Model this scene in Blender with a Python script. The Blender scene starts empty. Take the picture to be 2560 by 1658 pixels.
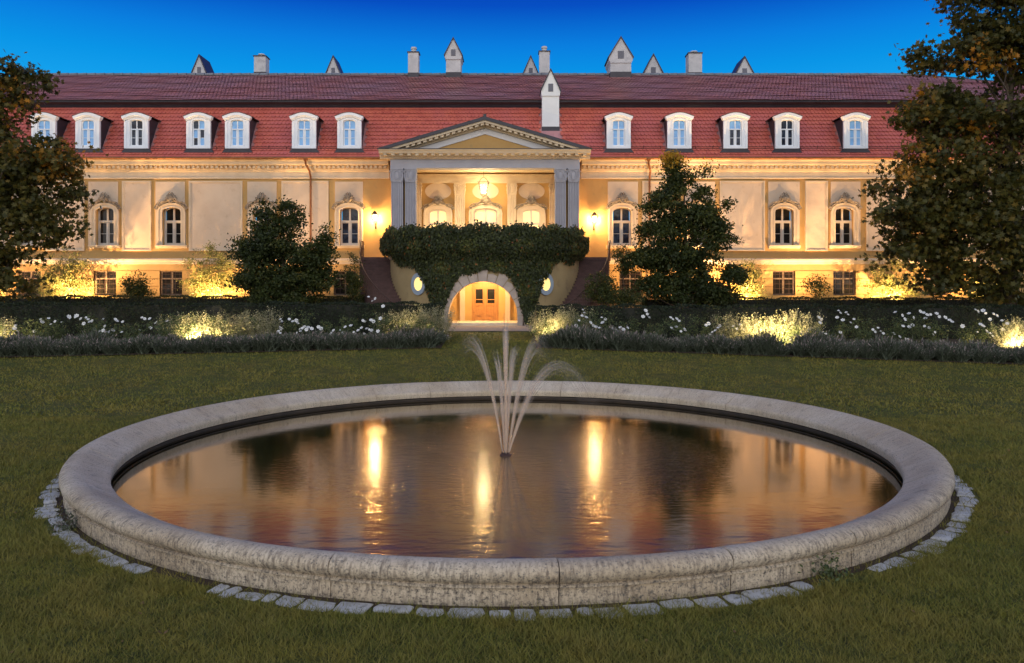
import bpy, bmesh, math, random
import numpy as np
from mathutils import Vector, Matrix
R = math.radians
rng = np.random.default_rng(7)
random.seed(7)
sc = bpy.context.scene
coll = sc.collection

# ------------------------------------------------------------------ camera, sky, exposure
CAMZ = 2.99
cam_d = bpy.data.cameras.new('camera'); cam = bpy.data.objects.new('camera', cam_d); coll.objects.link(cam)
cam.location = (0, 0, CAMZ); cam.rotation_euler = (R(90), 0, 0)
cam_d.sensor_width = 36; cam_d.lens = 36 * 1925 / 2560
cam_d.shift_y = -109 / 2560
cam_d.clip_start = 0.1; cam_d.clip_end = 2000
sc.camera = cam

world = bpy.data.worlds.new('World'); sc.world = world; world.use_nodes = True
wn = world.node_tree.nodes; wl = world.node_tree.links
wn.clear()
def wnode(t, **k):
    n = wn.new(t)
    for a, b in k.items(): setattr(n, a, b)
    return n
w_out = wnode('ShaderNodeOutputWorld'); w_bg = wnode('ShaderNodeBackground')
w_tc = wnode('ShaderNodeTexCoord'); w_sep = wnode('ShaderNodeSeparateXYZ')
wl.new(w_tc.outputs['Generated'], w_sep.inputs[0])
w_ramp = wnode('ShaderNodeValToRGB'); wl.new(w_sep.outputs['Z'], w_ramp.inputs[0])
el = w_ramp.color_ramp.elements
el[0].position = 0.0; el[0].color = (0.10, 0.50, 0.92, 1)
el[1].position = 1.0; el[1].color = (0.004, 0.03, 0.24, 1)
for p, c in ((0.20, (0.012, 0.42, 0.90, 1)), (0.265, (0.003, 0.300, 0.80, 1)), (0.30, (0.003, 0.21, 0.74, 1)), (0.345, (0.002, 0.075, 0.54, 1)), (0.5, (0.003, 0.05, 0.38, 1))):
    e = el.new(p); e.color = c
# afterglow low in the sky behind the photographer (the dormer panes mirror a pale sky there)
w_neg = wnode('ShaderNodeMath', operation='MULTIPLY'); w_neg.inputs[1].default_value = -1
wl.new(w_sep.outputs['Y'], w_neg.inputs[0])
w_mr = wnode('ShaderNodeMapRange', interpolation_type='SMOOTHSTEP'); w_mr.inputs['From Min'].default_value = -0.35; w_mr.inputs['From Max'].default_value = 0.85
wl.new(w_neg.outputs[0], w_mr.inputs['Value'])
w_ramp2 = wnode('ShaderNodeValToRGB'); wl.new(w_sep.outputs['Z'], w_ramp2.inputs[0])
e2 = w_ramp2.color_ramp.elements
e2[0].position = 0.0; e2[0].color = (1.95, 1.78, 1.66, 1)
e2[1].position = 1.0; e2[1].color = (0.60, 0.72, 1.0, 1)
for p, c in ((0.25, (1.75, 1.72, 1.74, 1)), (0.6, (1.15, 1.24, 1.45, 1))):
    e = e2.new(p); e.color = c
w_mix = wnode('ShaderNodeMix', data_type='RGBA')
wl.new(w_mr.outputs[0], w_mix.inputs['Factor']); wl.new(w_ramp.outputs[0], w_mix.inputs[6]); wl.new(w_ramp2.outputs[0], w_mix.inputs[7])
wl.new(w_mix.outputs[2], w_bg.inputs[0]); w_bg.inputs[1].default_value = 1.0
wl.new(w_bg.outputs[0], w_out.inputs[0])

sc.view_settings.view_transform = 'Standard'
try: sc.view_settings.look = 'None'
except Exception: pass
sc.view_settings.exposure = 0.0; sc.view_settings.gamma = 1.0
sc.view_settings.use_curve_mapping = False
sc.cycles.use_denoising = True
sc.cycles.sample_clamp_indirect = 6.0
sc.cycles.sample_clamp_direct = 0.0
sc.cycles.max_bounces = 6; sc.cycles.diffuse_bounces = 3; sc.cycles.glossy_bounces = 3
sc.cycles.transparent_max_bounces = 32; sc.cycles.transmission_bounces = 4
sc.cycles.caustics_reflective = False; sc.cycles.caustics_refractive = False

# ------------------------------------------------------------------ helpers
K = 2560 / 2379
def wx(px, Y): return (px * K - 1280) * Y / 1925          # photo measure -> metres at a depth
def wz(py, Y): return CAMZ + (720 - py * K) * Y / 1925
F = 48.1          # main facade plane
P = 45.6          # portico column plane
GB = 0.95         # ground level at the palace
def g(y):
    t = np.clip((np.asarray(y, float) - 20) / 21.0, 0, 1)
    return GB * t * t * (3 - 2 * t)
BCX, BCY = -0.07, 14.68
def dip(x, y): return -.055*np.clip(1-(np.hypot(np.asarray(x,float)-BCX, np.asarray(y,float)-BCY)-7.4)/2.5, 0, 1)   # basin centre

WL = {}
def reg(o, w): WL[o.name] = Vector(w)
class MB:
    def __init__(s): s.v = []; s.f = []
    def add(s, vs, fs):
        n = len(s.v); s.v.extend([tuple(map(float, p)) for p in vs]); s.f.extend([[i + n for i in q] for q in fs]); return s
    def box(s, x0, x1, y0, y1, z0, z1):
        return s.add([(x0,y0,z0),(x1,y0,z0),(x1,y1,z0),(x0,y1,z0),(x0,y0,z1),(x1,y0,z1),(x1,y1,z1),(x0,y1,z1)],
                     [(0,3,2,1),(4,5,6,7),(0,1,5,4),(1,2,6,5),(2,3,7,6),(3,0,4,7)])
    def prism(s, poly, a0, a1, axis):
        n = len(poly)
        def m(p, a):
            return {'y': (p[0], a, p[1]), 'x': (a, p[0], p[1]), 'z': (p[0], p[1], a)}[axis]
        vs = [m(p, a0) for p in poly] + [m(p, a1) for p in poly]
        fs = [list(range(n))[::-1], [i + n for i in range(n)]] + [(i, (i+1) % n, (i+1) % n + n, i + n) for i in range(n)]
        return s.add(vs, fs)
    def ring(s, outer, inner, y0, y1, closed=False):
        """band between two equal-length xz outlines, thickness y0(front)..y1"""
        n = len(outer)
        vs = [(p[0], y0, p[1]) for p in outer] + [(p[0], y0, p[1]) for p in inner] + [(p[0], y1, p[1]) for p in outer] + [(p[0], y1, p[1]) for p in inner]
        fs = []
        for i in range(n if closed else n - 1):
            j = (i + 1) % n
            fs += [(i, j, n+j, n+i), (2*n+i, 3*n+i, 3*n+j, 2*n+j), (i, 2*n+i, 2*n+j, j), (n+i, n+j, 3*n+j, 3*n+i)]
        if not closed:
            fs += [(0, n, 3*n, 2*n), (n-1, 3*n-1, 4*n-1, 2*n-1)]
        return s.add(vs, fs)
    def tube(s, pts, r, n=6, caps=True):
        pts = [Vector(p) for p in pts]; m = len(pts)
        rr = r if hasattr(r, '__len__') else [r] * m
        vs = []; up0 = None
        for i, p in enumerate(pts):
            d = (pts[min(i+1, m-1)] - pts[max(i-1, 0)]).normalized()
            ref = Vector((0,0,1)) if abs(d.z) < .9 else Vector((1,0,0))
            if up0 is not None and (up0 - d * up0.dot(d)).length > .1: ref = up0
            u = (ref - d * ref.dot(d)).normalized(); up0 = u; w = d.cross(u)
            for k in range(n):
                a = 2*math.pi*k/n; vs.append(p + (u*math.cos(a) + w*math.sin(a)) * rr[i])
        fs = []
        for i in range(m-1):
            for k in range(n):
                k2 = (k+1) % n; fs.append((i*n+k, i*n+k2, (i+1)*n+k2, (i+1)*n+k))
        if caps: fs += [list(range(n))[::-1], [(m-1)*n + k for k in range(n)]]
        return s.add(vs, fs)
    def lathe(s, prof, c, n=24, a0=0, a1=2*math.pi, closed=True):
        full = abs(a1 - a0 - 2*math.pi) < 1e-6
        m = n if full else n + 1; L = len(prof); vs = []
        for i in range(m):
            a = a0 + (a1 - a0) * i / n
            for r, z in prof: vs.append((c[0] + r*math.cos(a), c[1] + r*math.sin(a), c[2] + z))
        fs = []
        for i in range(n):
            j = (i+1) % m
            for k in range(L if closed else L-1):
                k2 = (k+1) % L; fs.append((i*L+k, j*L+k, j*L+k2, i*L+k2))
        if not full and closed: fs += [list(range(L)), [n*L + k for k in range(L)][::-1]]
        return s.add(vs, fs)
    def ball(s, c, rx, ry, rz, n=8, m=5):
        vs = [(c[0], c[1], c[2]-rz)]
        for i in range(1, m):
            t = -math.pi/2 + math.pi*i/m
            for k in range(n):
                a = 2*math.pi*k/n; vs.append((c[0]+rx*math.cos(t)*math.cos(a), c[1]+ry*math.cos(t)*math.sin(a), c[2]+rz*math.sin(t)))
        vs.append((c[0], c[1], c[2]+rz)); top = len(vs)-1
        fs = [(0, 1+(k+1) % n, 1+k) for k in range(n)]
        for i in range(m-2):
            for k in range(n):
                a = 1+i*n; k2 = (k+1) % n; fs.append((a+k, a+k2, a+n+k2, a+n+k))
        a = 1+(m-2)*n
        fs += [(a+k, a+(k+1) % n, top) for k in range(n)]
        return s.add(vs, fs)
    def mesh(s, name, mat, off=(0,0,0), smooth=None, recalc=True):
        me = bpy.data.meshes.new(name)
        o = Vector(off)
        me.from_pydata([(x-o.x, y-o.y, z-o.z) for x, y, z in s.v], [], s.f)
        if recalc:
            bm = bmesh.new(); bm.from_mesh(me); bmesh.ops.recalc_face_normals(bm, faces=bm.faces); bm.to_mesh(me); bm.free()
        if mat: me.materials.append(mat)
        if smooth is not None:
            me.polygons.foreach_set('use_smooth', [True]*len(me.polygons)); me.set_sharp_from_angle(angle=R(smooth))
        me.update(); return me
    def build(s, name, mat, parent=None, loc=None, smooth=None):
        if loc is None: loc = WL[parent.name] if parent else (0,0,0)
        return put(name, s.mesh(name, mat, loc, smooth), parent, loc)
def put(name, me, parent=None, loc=(0,0,0), rz=0, scale=None):
    o = bpy.data.objects.new(name, me); coll.objects.link(o)
    loc = Vector(loc)
    if parent: o.parent = parent; o.location = loc - WL[parent.name]
    else: o.location = loc
    o.rotation_euler = (0, 0, rz)
    if scale: o.scale = scale
    WL[o.name] = loc
    return o
def tag(o, label=None, cat=None, group=None, kind=None):
    if label: o['label'] = label
    if cat: o['category'] = cat
    if group: o['group'] = group
    if kind: o['kind'] = kind
    return o
def thing(name, loc, label, cat, group=None, rz=0):
    return tag(put(name, None, None, loc, rz), label, cat, group)

# ------------------------------------------------------------------ materials
def srgb(r, g_, b):
    f = lambda c: c/12.92 if c <= .04045 else ((c+.055)/1.055)**2.4
    return (f(r/255), f(g_/255), f(b/255), 1)
def newmat(name):
    m = bpy.data.materials.new(name); m.use_nodes = True
    nt = m.node_tree; b = nt.nodes.get('Principled BSDF'); return m, nt, b
def noise(nt, scale, detail=4, vec=None, rough=.6):
    n = nt.nodes.new('ShaderNodeTexNoise'); n.inputs['Scale'].default_value = scale; n.inputs['Detail'].default_value = detail; n.inputs['Roughness'].default_value = rough
    if vec is not None: nt.links.new(vec, n.inputs['Vector'])
    return n
def mixc(nt, fac, a, b, mode='MIX'):
    n = nt.nodes.new('ShaderNodeMix'); n.data_type = 'RGBA'; n.blend_type = mode
    for sock, v in ((n.inputs[0], fac), (n.inputs[6], a), (n.inputs[7], b)):
        if hasattr(v, 'is_output'): nt.links.new(v, sock)
        else: sock.default_value = v if not (isinstance(v, tuple) and len(v) == 3) else (*v, 1)
    return n.outputs[2]
def maprange(nt, v, a, b, c=0, d=1):
    n = nt.nodes.new('ShaderNodeMapRange'); n.inputs[1].default_value = a; n.inputs[2].default_value = b; n.inputs[3].default_value = c; n.inputs[4].default_value = d
    nt.links.new(v, n.inputs[0]); return n.outputs[0]
def math_(nt, op, a, b=None):
    n = nt.nodes.new('ShaderNodeMath'); n.operation = op
    for i, v in enumerate((a, b)):
        if v is None: continue
        if hasattr(v, 'is_output'): nt.links.new(v, n.inputs[i])
        else: n.inputs[i].default_value = v
    return n.outputs[0]
def posn(nt, scale=(1,1,1)):
    gp = nt.nodes.new('ShaderNodeNewGeometry'); mp = nt.nodes.new('ShaderNodeMapping'); mp.inputs['Scale'].default_value = scale
    nt.links.new(gp.outputs['Position'], mp.inputs[0]); return mp.outputs[0]
def mat(name, c1, c2=None, scale=1.5, rough=.8, bump=0, bscale=20, metallic=0, spec=.4, stretch=(1,1,1), c3=None, s3=8, t3=(.55,.7)):
    m, nt, b = newmat(name)
    v = posn(nt, stretch)
    if c2:
        n = noise(nt, scale, 5, v)
        col = mixc(nt, maprange(nt, n.outputs['Fac'], .35, .65), c1, c2)
        if c3:
            n3 = noise(nt, s3, 6, v); col = mixc(nt, maprange(nt, n3.outputs['Fac'], *t3), col, c3)
        nt.links.new(col, b.inputs['Base Color'])
    else: b.inputs['Base Color'].default_value = (*c1, 1) if len(c1) == 3 else c1
    b.inputs['Roughness'].default_value = rough; b.inputs['Metallic'].default_value = metallic
    b.inputs['Specular IOR Level'].default_value = spec
    if bump:
        n2 = noise(nt, bscale, 5, v); bp = nt.nodes.new('ShaderNodeBump'); bp.inputs['Strength'].default_value = bump; bp.inputs['Distance'].default_value = .02
        nt.links.new(n2.outputs['Fac'], bp.inputs['Height']); nt.links.new(bp.outputs[0], b.inputs['Normal'])
    return m
def emat(name, col, strength, noisy=0):
    m, nt, b = newmat(name)
    b.inputs['Base Color'].default_value = (*col, 1); b.inputs['Emission Color'].default_value = (*col, 1); b.inputs['Emission Strength'].default_value = strength
    b.inputs['Roughness'].default_value = .25
    if noisy:
        n = noise(nt, noisy, 3, posn(nt)); mr = maprange(nt, n.outputs['Fac'], .3, .7, strength*.55, strength*1.15); nt.links.new(mr, b.inputs['Emission Strength'])
    return m
def leafmat(name, cols, rough=.5, trans=.35):
    """leaf colour runs over the per-leaf value 'tint'"""
    m, nt, b = newmat(name)
    at = nt.nodes.new('ShaderNodeAttribute'); at.attribute_name = 'tint'
    rp = nt.nodes.new('ShaderNodeValToRGB'); nt.links.new(at.outputs['Fac'], rp.inputs[0])
    e = rp.color_ramp.elements
    e[0].position = cols[0][0]; e[0].color = (*cols[0][1], 1); e[1].position = cols[-1][0]; e[1].color = (*cols[-1][1], 1)
    for p, c in cols[1:-1]: x = e.new(p); x.color = (*c, 1)
    nt.links.new(rp.outputs[0], b.inputs['Base Color']); b.inputs['Roughness'].default_value = rough; b.inputs['Specular IOR Level'].default_value = .3
    tr = nt.nodes.new('ShaderNodeBsdfTranslucent'); nt.links.new(rp.outputs[0], tr.inputs[0])
    mx = nt.nodes.new('ShaderNodeMixShader'); mx.inputs[0].default_value = trans
    out = nt.nodes['Material Output']; nt.links.new(b.outputs[0], mx.inputs[1]); nt.links.new(tr.outputs[0], mx.inputs[2]); nt.links.new(mx.outputs[0], out.inputs[0])
    return m
M = {}
M['ochre'] = mat('ochre_plaster', (.54,.33,.12), (.48,.28,.095), .7, .9, .15, 30, c3=(.42,.27,.11), s3=2.2, t3=(.58,.75))
M['cream'] = mat('cream_plaster', (.62,.49,.36), (.56,.43,.31), .8, .9, .25, 14, c3=(.48,.36,.26), s3=2.6, t3=(.58,.78))
M['stucco'] = mat('stucco_trim', (.66,.54,.39), (.58,.46,.32), 1.5, .85, .2, 25)
M['orn'] = mat('carved_stucco', (.38,.31,.23), (.17,.135,.10), 6, .85, .3, 40)
M['grey_stucco'] = mat('grey_stucco', (.40,.39,.42), (.35,.34,.37), 1.5, .85, .2, 25)
M['white'] = mat('white_paint', (.88,.90,.92), (.83,.85,.87), 2, .55, .05, 30)
M['sash'] = mat('sash_paint', (.62,.56,.48), (.55,.49,.42), 3, .5)
M['chimney'] = mat('chimney_render', (.62,.60,.58), (.50,.49,.48), 1.2, .9, .2, 20, c3=(.36,.35,.35), s3=2, t3=(.55,.8))
M['chimneywhite'] = mat('fresh_chimney_render', (.86,.85,.82), (.80,.79,.76), 1.2, .9, .1, 20)
M['metal'] = mat('dark_sheet_metal', (.035,.032,.04), (.05,.045,.055), 2, .45, .05, 10)
M['copper'] = mat('copper_gutter', (.30,.12,.045), (.20,.08,.03), 3, .45, 0, 10, metallic=.5)
M['iron'] = mat('wrought_iron', (.05,.03,.025), (.09,.045,.03), 6, .6)
M['void'] = mat('dark_recess', (.012,.010,.009), None)
M['stair'] = mat('stair_stone', (.13,.075,.068), (.085,.05,.047), 3, .8, .3, 30)
M['terrace'] = mat('terrace_plaster', (.36,.27,.13), (.31,.23,.11), .8, .9, .15, 25, c3=(.24,.17,.09), s3=1.5, t3=(.55,.75))
M['voussoir'] = mat('arch_stone', (.46,.38,.31), (.36,.29,.24), 1.8, .85, .3, 30)
M['wood'] = mat('door_oak', (.46,.21,.06), (.38,.16,.045), 2, .45, .1, 40, stretch=(6,6,1))
M['oculus_ring'] = mat('oculus_surround', (.30,.36,.42), (.25,.30,.36), 3, .8)
M['soil'] = mat('bed_soil', (.035,.022,.013), (.06,.038,.02), 6, .95, .6, 30)
M['gravel'] = mat('gravel', (.36,.29,.24), (.24,.19,.16), 30, .95, .8, 45)
M['bark'] = mat('bark', (.06,.042,.028), (.1,.07,.05), 8, .9, .6, 25, stretch=(1,1,.25))
M['stem'] = mat('plant_stem', (.07,.085,.03), None, rough=.7)
M['brass'] = mat('lamp_metal', (.045,.035,.025), None, rough=.4, metallic=.6)

def tile_material(name, a, b_, c, rough, spec):
    m, nt, b = newmat(name)
    v = posn(nt, (4.17, .35, 3.7))
    wn_ = nt.nodes.new('ShaderNodeTexWhiteNoise'); wn_.noise_dimensions = '3D'
    sn = nt.nodes.new('ShaderNodeVectorMath'); sn.operation = 'FLOOR'; nt.links.new(v, sn.inputs[0]); nt.links.new(sn.outputs[0], wn_.inputs[0])
    col = mixc(nt, wn_.outputs['Value'], a, b_)
    n = noise(nt, .25, 4, posn(nt)); col = mixc(nt, maprange(nt, n.outputs['Fac'], .42, .68), col, c)
    nt.links.new(col, b.inputs['Base Color']); b.inputs['Roughness'].default_value = rough; b.inputs['Specular IOR Level'].default_value = spec
    return m
M['tile'] = tile_material('clay_tile_red', (.62,.150,.090), (.50,.105,.070), (.54,.135,.115), .40, .55)
M['tile2'] = tile_material('clay_tile_weathered', (.54,.23,.20), (.43,.19,.18), (.46,.25,.26), .34, .8)  # upper slope: pink sky sheen is put into the tile colour

def pane_mat(name, base, rough=.05, var=None):
    m, nt, b = newmat(name)
    if var:
        n = noise(nt, 2.2, 2, posn(nt)); col = mixc(nt, maprange(nt, n.outputs['Fac'], .4, .6), base, var); nt.links.new(col, b.inputs['Base Color'])
    else: b.inputs['Base Color'].default_value = (*base, 1)
    b.inputs['Roughness'].default_value = rough; b.inputs['IOR'].default_value = 1.5
    b.inputs['Specular IOR Level'].default_value = .5 if base[2] > .3 else .22
    return m
M['curtain'] = pane_mat('blue_curtained_glass', (.24,.52,.86), .12, (.20,.44,.78))  # opaque panes; the blue of the sky is put into their colour
M['darkglass'] = pane_mat('dark_glass', (.02,.018,.016), .03)
M['bluedark'] = pane_mat('dusk_glass', (.045,.06,.09), .03, (.02,.02,.03))
M['glowglass'] = emat('mirrored_glow_glass', (1.0,.74,.36), .55, 1.2)  # emission imitates the lit portico mirrored in the door panes
M['oculusglass'] = emat('oculus_lit_glass', (1.0,.72,.25), 1.0, 0)

# coping stone
def coping_mat():
    m, nt, b = newmat('coping_stone')
    gp = nt.nodes.new('ShaderNodeNewGeometry')
    sub = nt.nodes.new('ShaderNodeVectorMath'); sub.operation = 'SUBTRACT'; sub.inputs[1].default_value = (BCX, BCY, 0); nt.links.new(gp.outputs['Position'], sub.inputs[0])
    sp = nt.nodes.new('ShaderNodeSeparateXYZ'); nt.links.new(sub.outputs[0], sp.inputs[0])
    ang = math_(nt, 'MULTIPLY', math_(nt, 'ARCTAN2', sp.outputs['Y'], sp.outputs['X']), 7.0)
    rad = math_(nt, 'SQRT', math_(nt, 'ADD', math_(nt, 'MULTIPLY', sp.outputs['X'], sp.outputs['X']), math_(nt, 'MULTIPLY', sp.outputs['Y'], sp.outputs['Y'])))
    cb = nt.nodes.new('ShaderNodeCombineXYZ'); nt.links.new(ang, cb.inputs[0]); nt.links.new(rad, cb.inputs[1]); nt.links.new(sp.outputs['Z'], cb.inputs[2])
    mp = nt.nodes.new('ShaderNodeMapping'); mp.inputs['Scale'].default_value = (1, .22, .22); nt.links.new(cb.outputs[0], mp.inputs[0])
    n1 = noise(nt, .9, 5, cb.outputs[0]); n2 = noise(nt, 14, 5, mp.outputs[0]); n3 = noise(nt, 42, 4, cb.outputs[0]); n4 = noise(nt, 3.0, 6, cb.outputs[0])
    col = mixc(nt, maprange(nt, n1.outputs['Fac'], .35, .65), (.60,.50,.36), (.48,.375,.245))
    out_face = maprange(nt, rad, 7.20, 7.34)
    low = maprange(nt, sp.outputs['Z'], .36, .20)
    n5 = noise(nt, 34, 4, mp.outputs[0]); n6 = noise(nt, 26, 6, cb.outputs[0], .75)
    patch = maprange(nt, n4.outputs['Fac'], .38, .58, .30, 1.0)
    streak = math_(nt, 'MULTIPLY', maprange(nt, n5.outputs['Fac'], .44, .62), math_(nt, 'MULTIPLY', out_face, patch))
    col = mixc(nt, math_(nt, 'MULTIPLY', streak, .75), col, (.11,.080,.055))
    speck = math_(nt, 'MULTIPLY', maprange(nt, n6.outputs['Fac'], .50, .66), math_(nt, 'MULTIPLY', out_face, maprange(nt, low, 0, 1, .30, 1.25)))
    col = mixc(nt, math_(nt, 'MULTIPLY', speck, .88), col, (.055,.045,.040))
    inner = math_(nt, 'MULTIPLY', maprange(nt, n2.outputs['Fac'], .45, .75), math_(nt, 'SUBTRACT', 1.0, out_face))
    col = mixc(nt, math_(nt, 'MULTIPLY', inner, .45), col, (.27,.20,.15))
    col = mixc(nt, maprange(nt, n3.outputs['Fac'], .56, .66, 0, .8), col, (.10,.10,.09))
    col = mixc(nt, maprange(nt, n4.outputs['Fac'], .60, .72, 0, .7), col, (.17,.15,.12))
    nt.links.new(col, b.inputs['Base Color']); b.inputs['Roughness'].default_value = .85
    bp = nt.nodes.new('ShaderNodeBump'); bp.inputs['Strength'].default_value = .5; bp.inputs['Distance'].default_value = .012
    nb = noise(nt, 60, 5, cb.outputs[0]); nt.links.new(nb.outputs['Fac'], bp.inputs['Height']); nt.links.new(bp.outputs[0], b.inputs['Normal'])
    return m
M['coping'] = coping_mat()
M['basinwall'] = mat('basin_inner_wall', (.075,.055,.04), (.045,.035,.028), 3, .6, .3, 20)
M['kerb'] = mat('edging_stone', (.52,.51,.48), (.40,.39,.36), 5, .9, .5, 40, c3=(.13,.13,.09), s3=9, t3=(.58,.72))

NOZ = (wx(1175, 14.25), 14.25)     # fountain nozzle
WZ = -0.11
def water_mat():
    m, nt, b = newmat('pool_water')
    gp = nt.nodes.new('ShaderNodeNewGeometry')
    sub = nt.nodes.new('ShaderNodeVectorMath'); sub.operation = 'SUBTRACT'; sub.inputs[1].default_value = (NOZ[0], NOZ[1], 0); nt.links.new(gp.outputs['Position'], sub.inputs[0])
    ln = nt.nodes.new('ShaderNodeVectorMath'); ln.operation = 'LENGTH'; nt.links.new(sub.outputs[0], ln.inputs[0])
    d = ln.outputs['Value']
    nw = noise(nt, .9, 3, gp.outputs['Position'])
    dd = math_(nt, 'ADD', d, maprange(nt, nw.outputs['Fac'], .3, .7, -.7, .7))
    spray = maprange(nt, dd, 3.1, .9)           # where the falling drops break the surface
    chop = maprange(nt, d, 4.3, 1.7)
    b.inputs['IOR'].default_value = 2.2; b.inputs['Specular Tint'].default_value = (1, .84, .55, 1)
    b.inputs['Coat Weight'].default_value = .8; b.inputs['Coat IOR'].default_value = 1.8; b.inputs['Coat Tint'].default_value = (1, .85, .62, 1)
    sy = nt.nodes.new('ShaderNodeSeparateXYZ'); nt.links.new(gp.outputs['Position'], sy.inputs[0])
    near = maprange(nt, sy.outputs['Y'], 11.6, 8.2)       # ripples pile up towards the near rim
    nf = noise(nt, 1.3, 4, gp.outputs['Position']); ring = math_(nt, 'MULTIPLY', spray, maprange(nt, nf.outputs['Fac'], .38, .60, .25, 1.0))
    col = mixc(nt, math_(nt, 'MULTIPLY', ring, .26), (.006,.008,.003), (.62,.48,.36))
    nt.links.new(col, b.inputs['Base Color'])
    ro = math_(nt, 'ADD', math_(nt, 'MULTIPLY', chop, .09), math_(nt, 'ADD', math_(nt, 'MULTIPLY', near, .11), .075))
    nt.links.new(ro, b.inputs['Roughness']); nt.links.new(ro, b.inputs['Coat Roughness'])
    mp = nt.nodes.new('ShaderNodeMapping'); mp.inputs['Scale'].default_value = (.45, 1.0, 1); nt.links.new(gp.outputs['Position'], mp.inputs[0])
    n1 = noise(nt, 12, 2, mp.outputs[0]); n2 = noise(nt, 3.0, 2, mp.outputs[0])
    h = math_(nt, 'ADD', math_(nt, 'MULTIPLY', math_(nt, 'SUBTRACT', n1.outputs['Fac'], .5), math_(nt, 'ADD', math_(nt, 'MULTIPLY', chop, .040), math_(nt, 'ADD', math_(nt, 'MULTIPLY', near, .0035), .0008))), math_(nt, 'MULTIPLY', math_(nt, 'SUBTRACT', n2.outputs['Fac'], .5), math_(nt, 'ADD', math_(nt, 'MULTIPLY', near, .016), .003)))
    bp = nt.nodes.new('ShaderNodeBump'); bp.inputs['Strength'].default_value = 1.0; bp.inputs['Distance'].default_value = 1.0
    nt.links.new(h, bp.inputs['Height']); nt.links.new(bp.outputs[0], b.inputs['Normal'])
    return m
M['water'] = water_mat()

def jet_mat():
    m, nt, b = newmat('jet_water')
    at = nt.nodes.new('ShaderNodeAttribute'); at.attribute_name = 'streamcover'
    df = nt.nodes.new('ShaderNodeBsdfDiffuse'); df.inputs[0].default_value = (1,.86,.70,1)
    tl = nt.nodes.new('ShaderNodeBsdfTranslucent'); tl.inputs[0].default_value = (1,.84,.66,1)
    ms = nt.nodes.new('ShaderNodeMixShader'); ms.inputs[0].default_value = .6; nt.links.new(df.outputs[0], ms.inputs[1]); nt.links.new(tl.outputs[0], ms.inputs[2])
    tp = nt.nodes.new('ShaderNodeBsdfTransparent'); mx = nt.nodes.new('ShaderNodeMixShader')
    nt.links.new(at.outputs['Fac'], mx.inputs[0]); nt.links.new(tp.outputs[0], mx.inputs[1]); nt.links.new(ms.outputs[0], mx.inputs[2])
    nt.links.new(mx.outputs[0], nt.nodes['Material Output'].inputs[0]); return m
M['jet'] = jet_mat()

def lawn_mat(name, use_tint):
    m, nt, b = newmat(name)
    v = posn(nt)
    n1 = noise(nt, .45, 4, v); n2 = noise(nt, 2.6, 5, v); n3 = noise(nt, 30, 4, v)
    col = mixc(nt, maprange(nt, n1.outputs['Fac'], .38, .62), (.150,.165,.026), (.225,.190,.034))
    col = mixc(nt, maprange(nt, n2.outputs['Fac'], .40, .66), col, (.095,.112,.020))
    if use_tint:
        at = nt.nodes.new('ShaderNodeAttribute'); at.attribute_name = 'tint'
        col = mixc(nt, maprange(nt, at.outputs['Fac'], 0, 1, 0, .75), col, (.29,.225,.065))
    else:
        col = mixc(nt, .40, col, (.028,.030,.010)); col = mixc(nt, maprange(nt, n3.outputs['Fac'], .35, .7, 0, .8), col, (.035,.035,.010))
    nt.links.new(col, b.inputs['Base Color']); b.inputs['Roughness'].default_value = .75; b.inputs['Specular IOR Level'].default_value = .15
    return m
M['lawn'] = lawn_mat('lawn_ground', False); M['grass'] = lawn_mat('grass_blades', True)

M['maple'] = leafmat('maple_leaf', [(0,(.024,.030,.007)),(.45,(.085,.080,.016)),(.8,(.18,.12,.020)),(1,(.46,.20,.018))], .5, .3)
M['tree'] = leafmat('tree_leaf', [(0,(.018,.028,.007)),(.6,(.055,.072,.016)),(.9,(.12,.11,.022)),(1,(.42,.24,.02))], .5, .3)
M['ivy'] = leafmat('ivy_leaf', [(0,(.020,.028,.010)),(.55,(.050,.060,.018)),(.9,(.12,.14,.032)),(1,(.26,.09,.02))], .5, .25)
M['hedge'] = leafmat('hedge_leaf', [(0,(.014,.020,.009)),(.7,(.026,.038,.014)),(1,(.055,.065,.022))], .6, .2)
M['box'] = leafmat('box_leaf', [(0,(.03,.034,.010)),(.7,(.055,.058,.016)),(1,(.10,.085,.025))], .6, .3)
M['rose'] = leafmat('rose_leaf', [(0,(.045,.065,.024)),(.6,(.12,.155,.055)),(1,(.28,.23,.08))], .5, .3)
M['gaura'] = leafmat('feathery_leaf', [(0,(.24,.23,.10)),(.6,(.44,.41,.23)),(1,(.64,.56,.38))], .6, .4)
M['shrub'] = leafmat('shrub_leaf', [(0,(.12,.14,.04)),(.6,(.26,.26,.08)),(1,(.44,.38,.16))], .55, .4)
M['lavender'] = leafmat('lavender_leaf', [(0,(.045,.060,.034)),(.45,(.125,.145,.095)),(.8,(.27,.225,.21)),(1,(.58,.44,.36))], .8, .2)
M['petal'] = mat('rose_petal', (.86,.86,.83), (.78,.77,.72), 20, .6)

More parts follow.
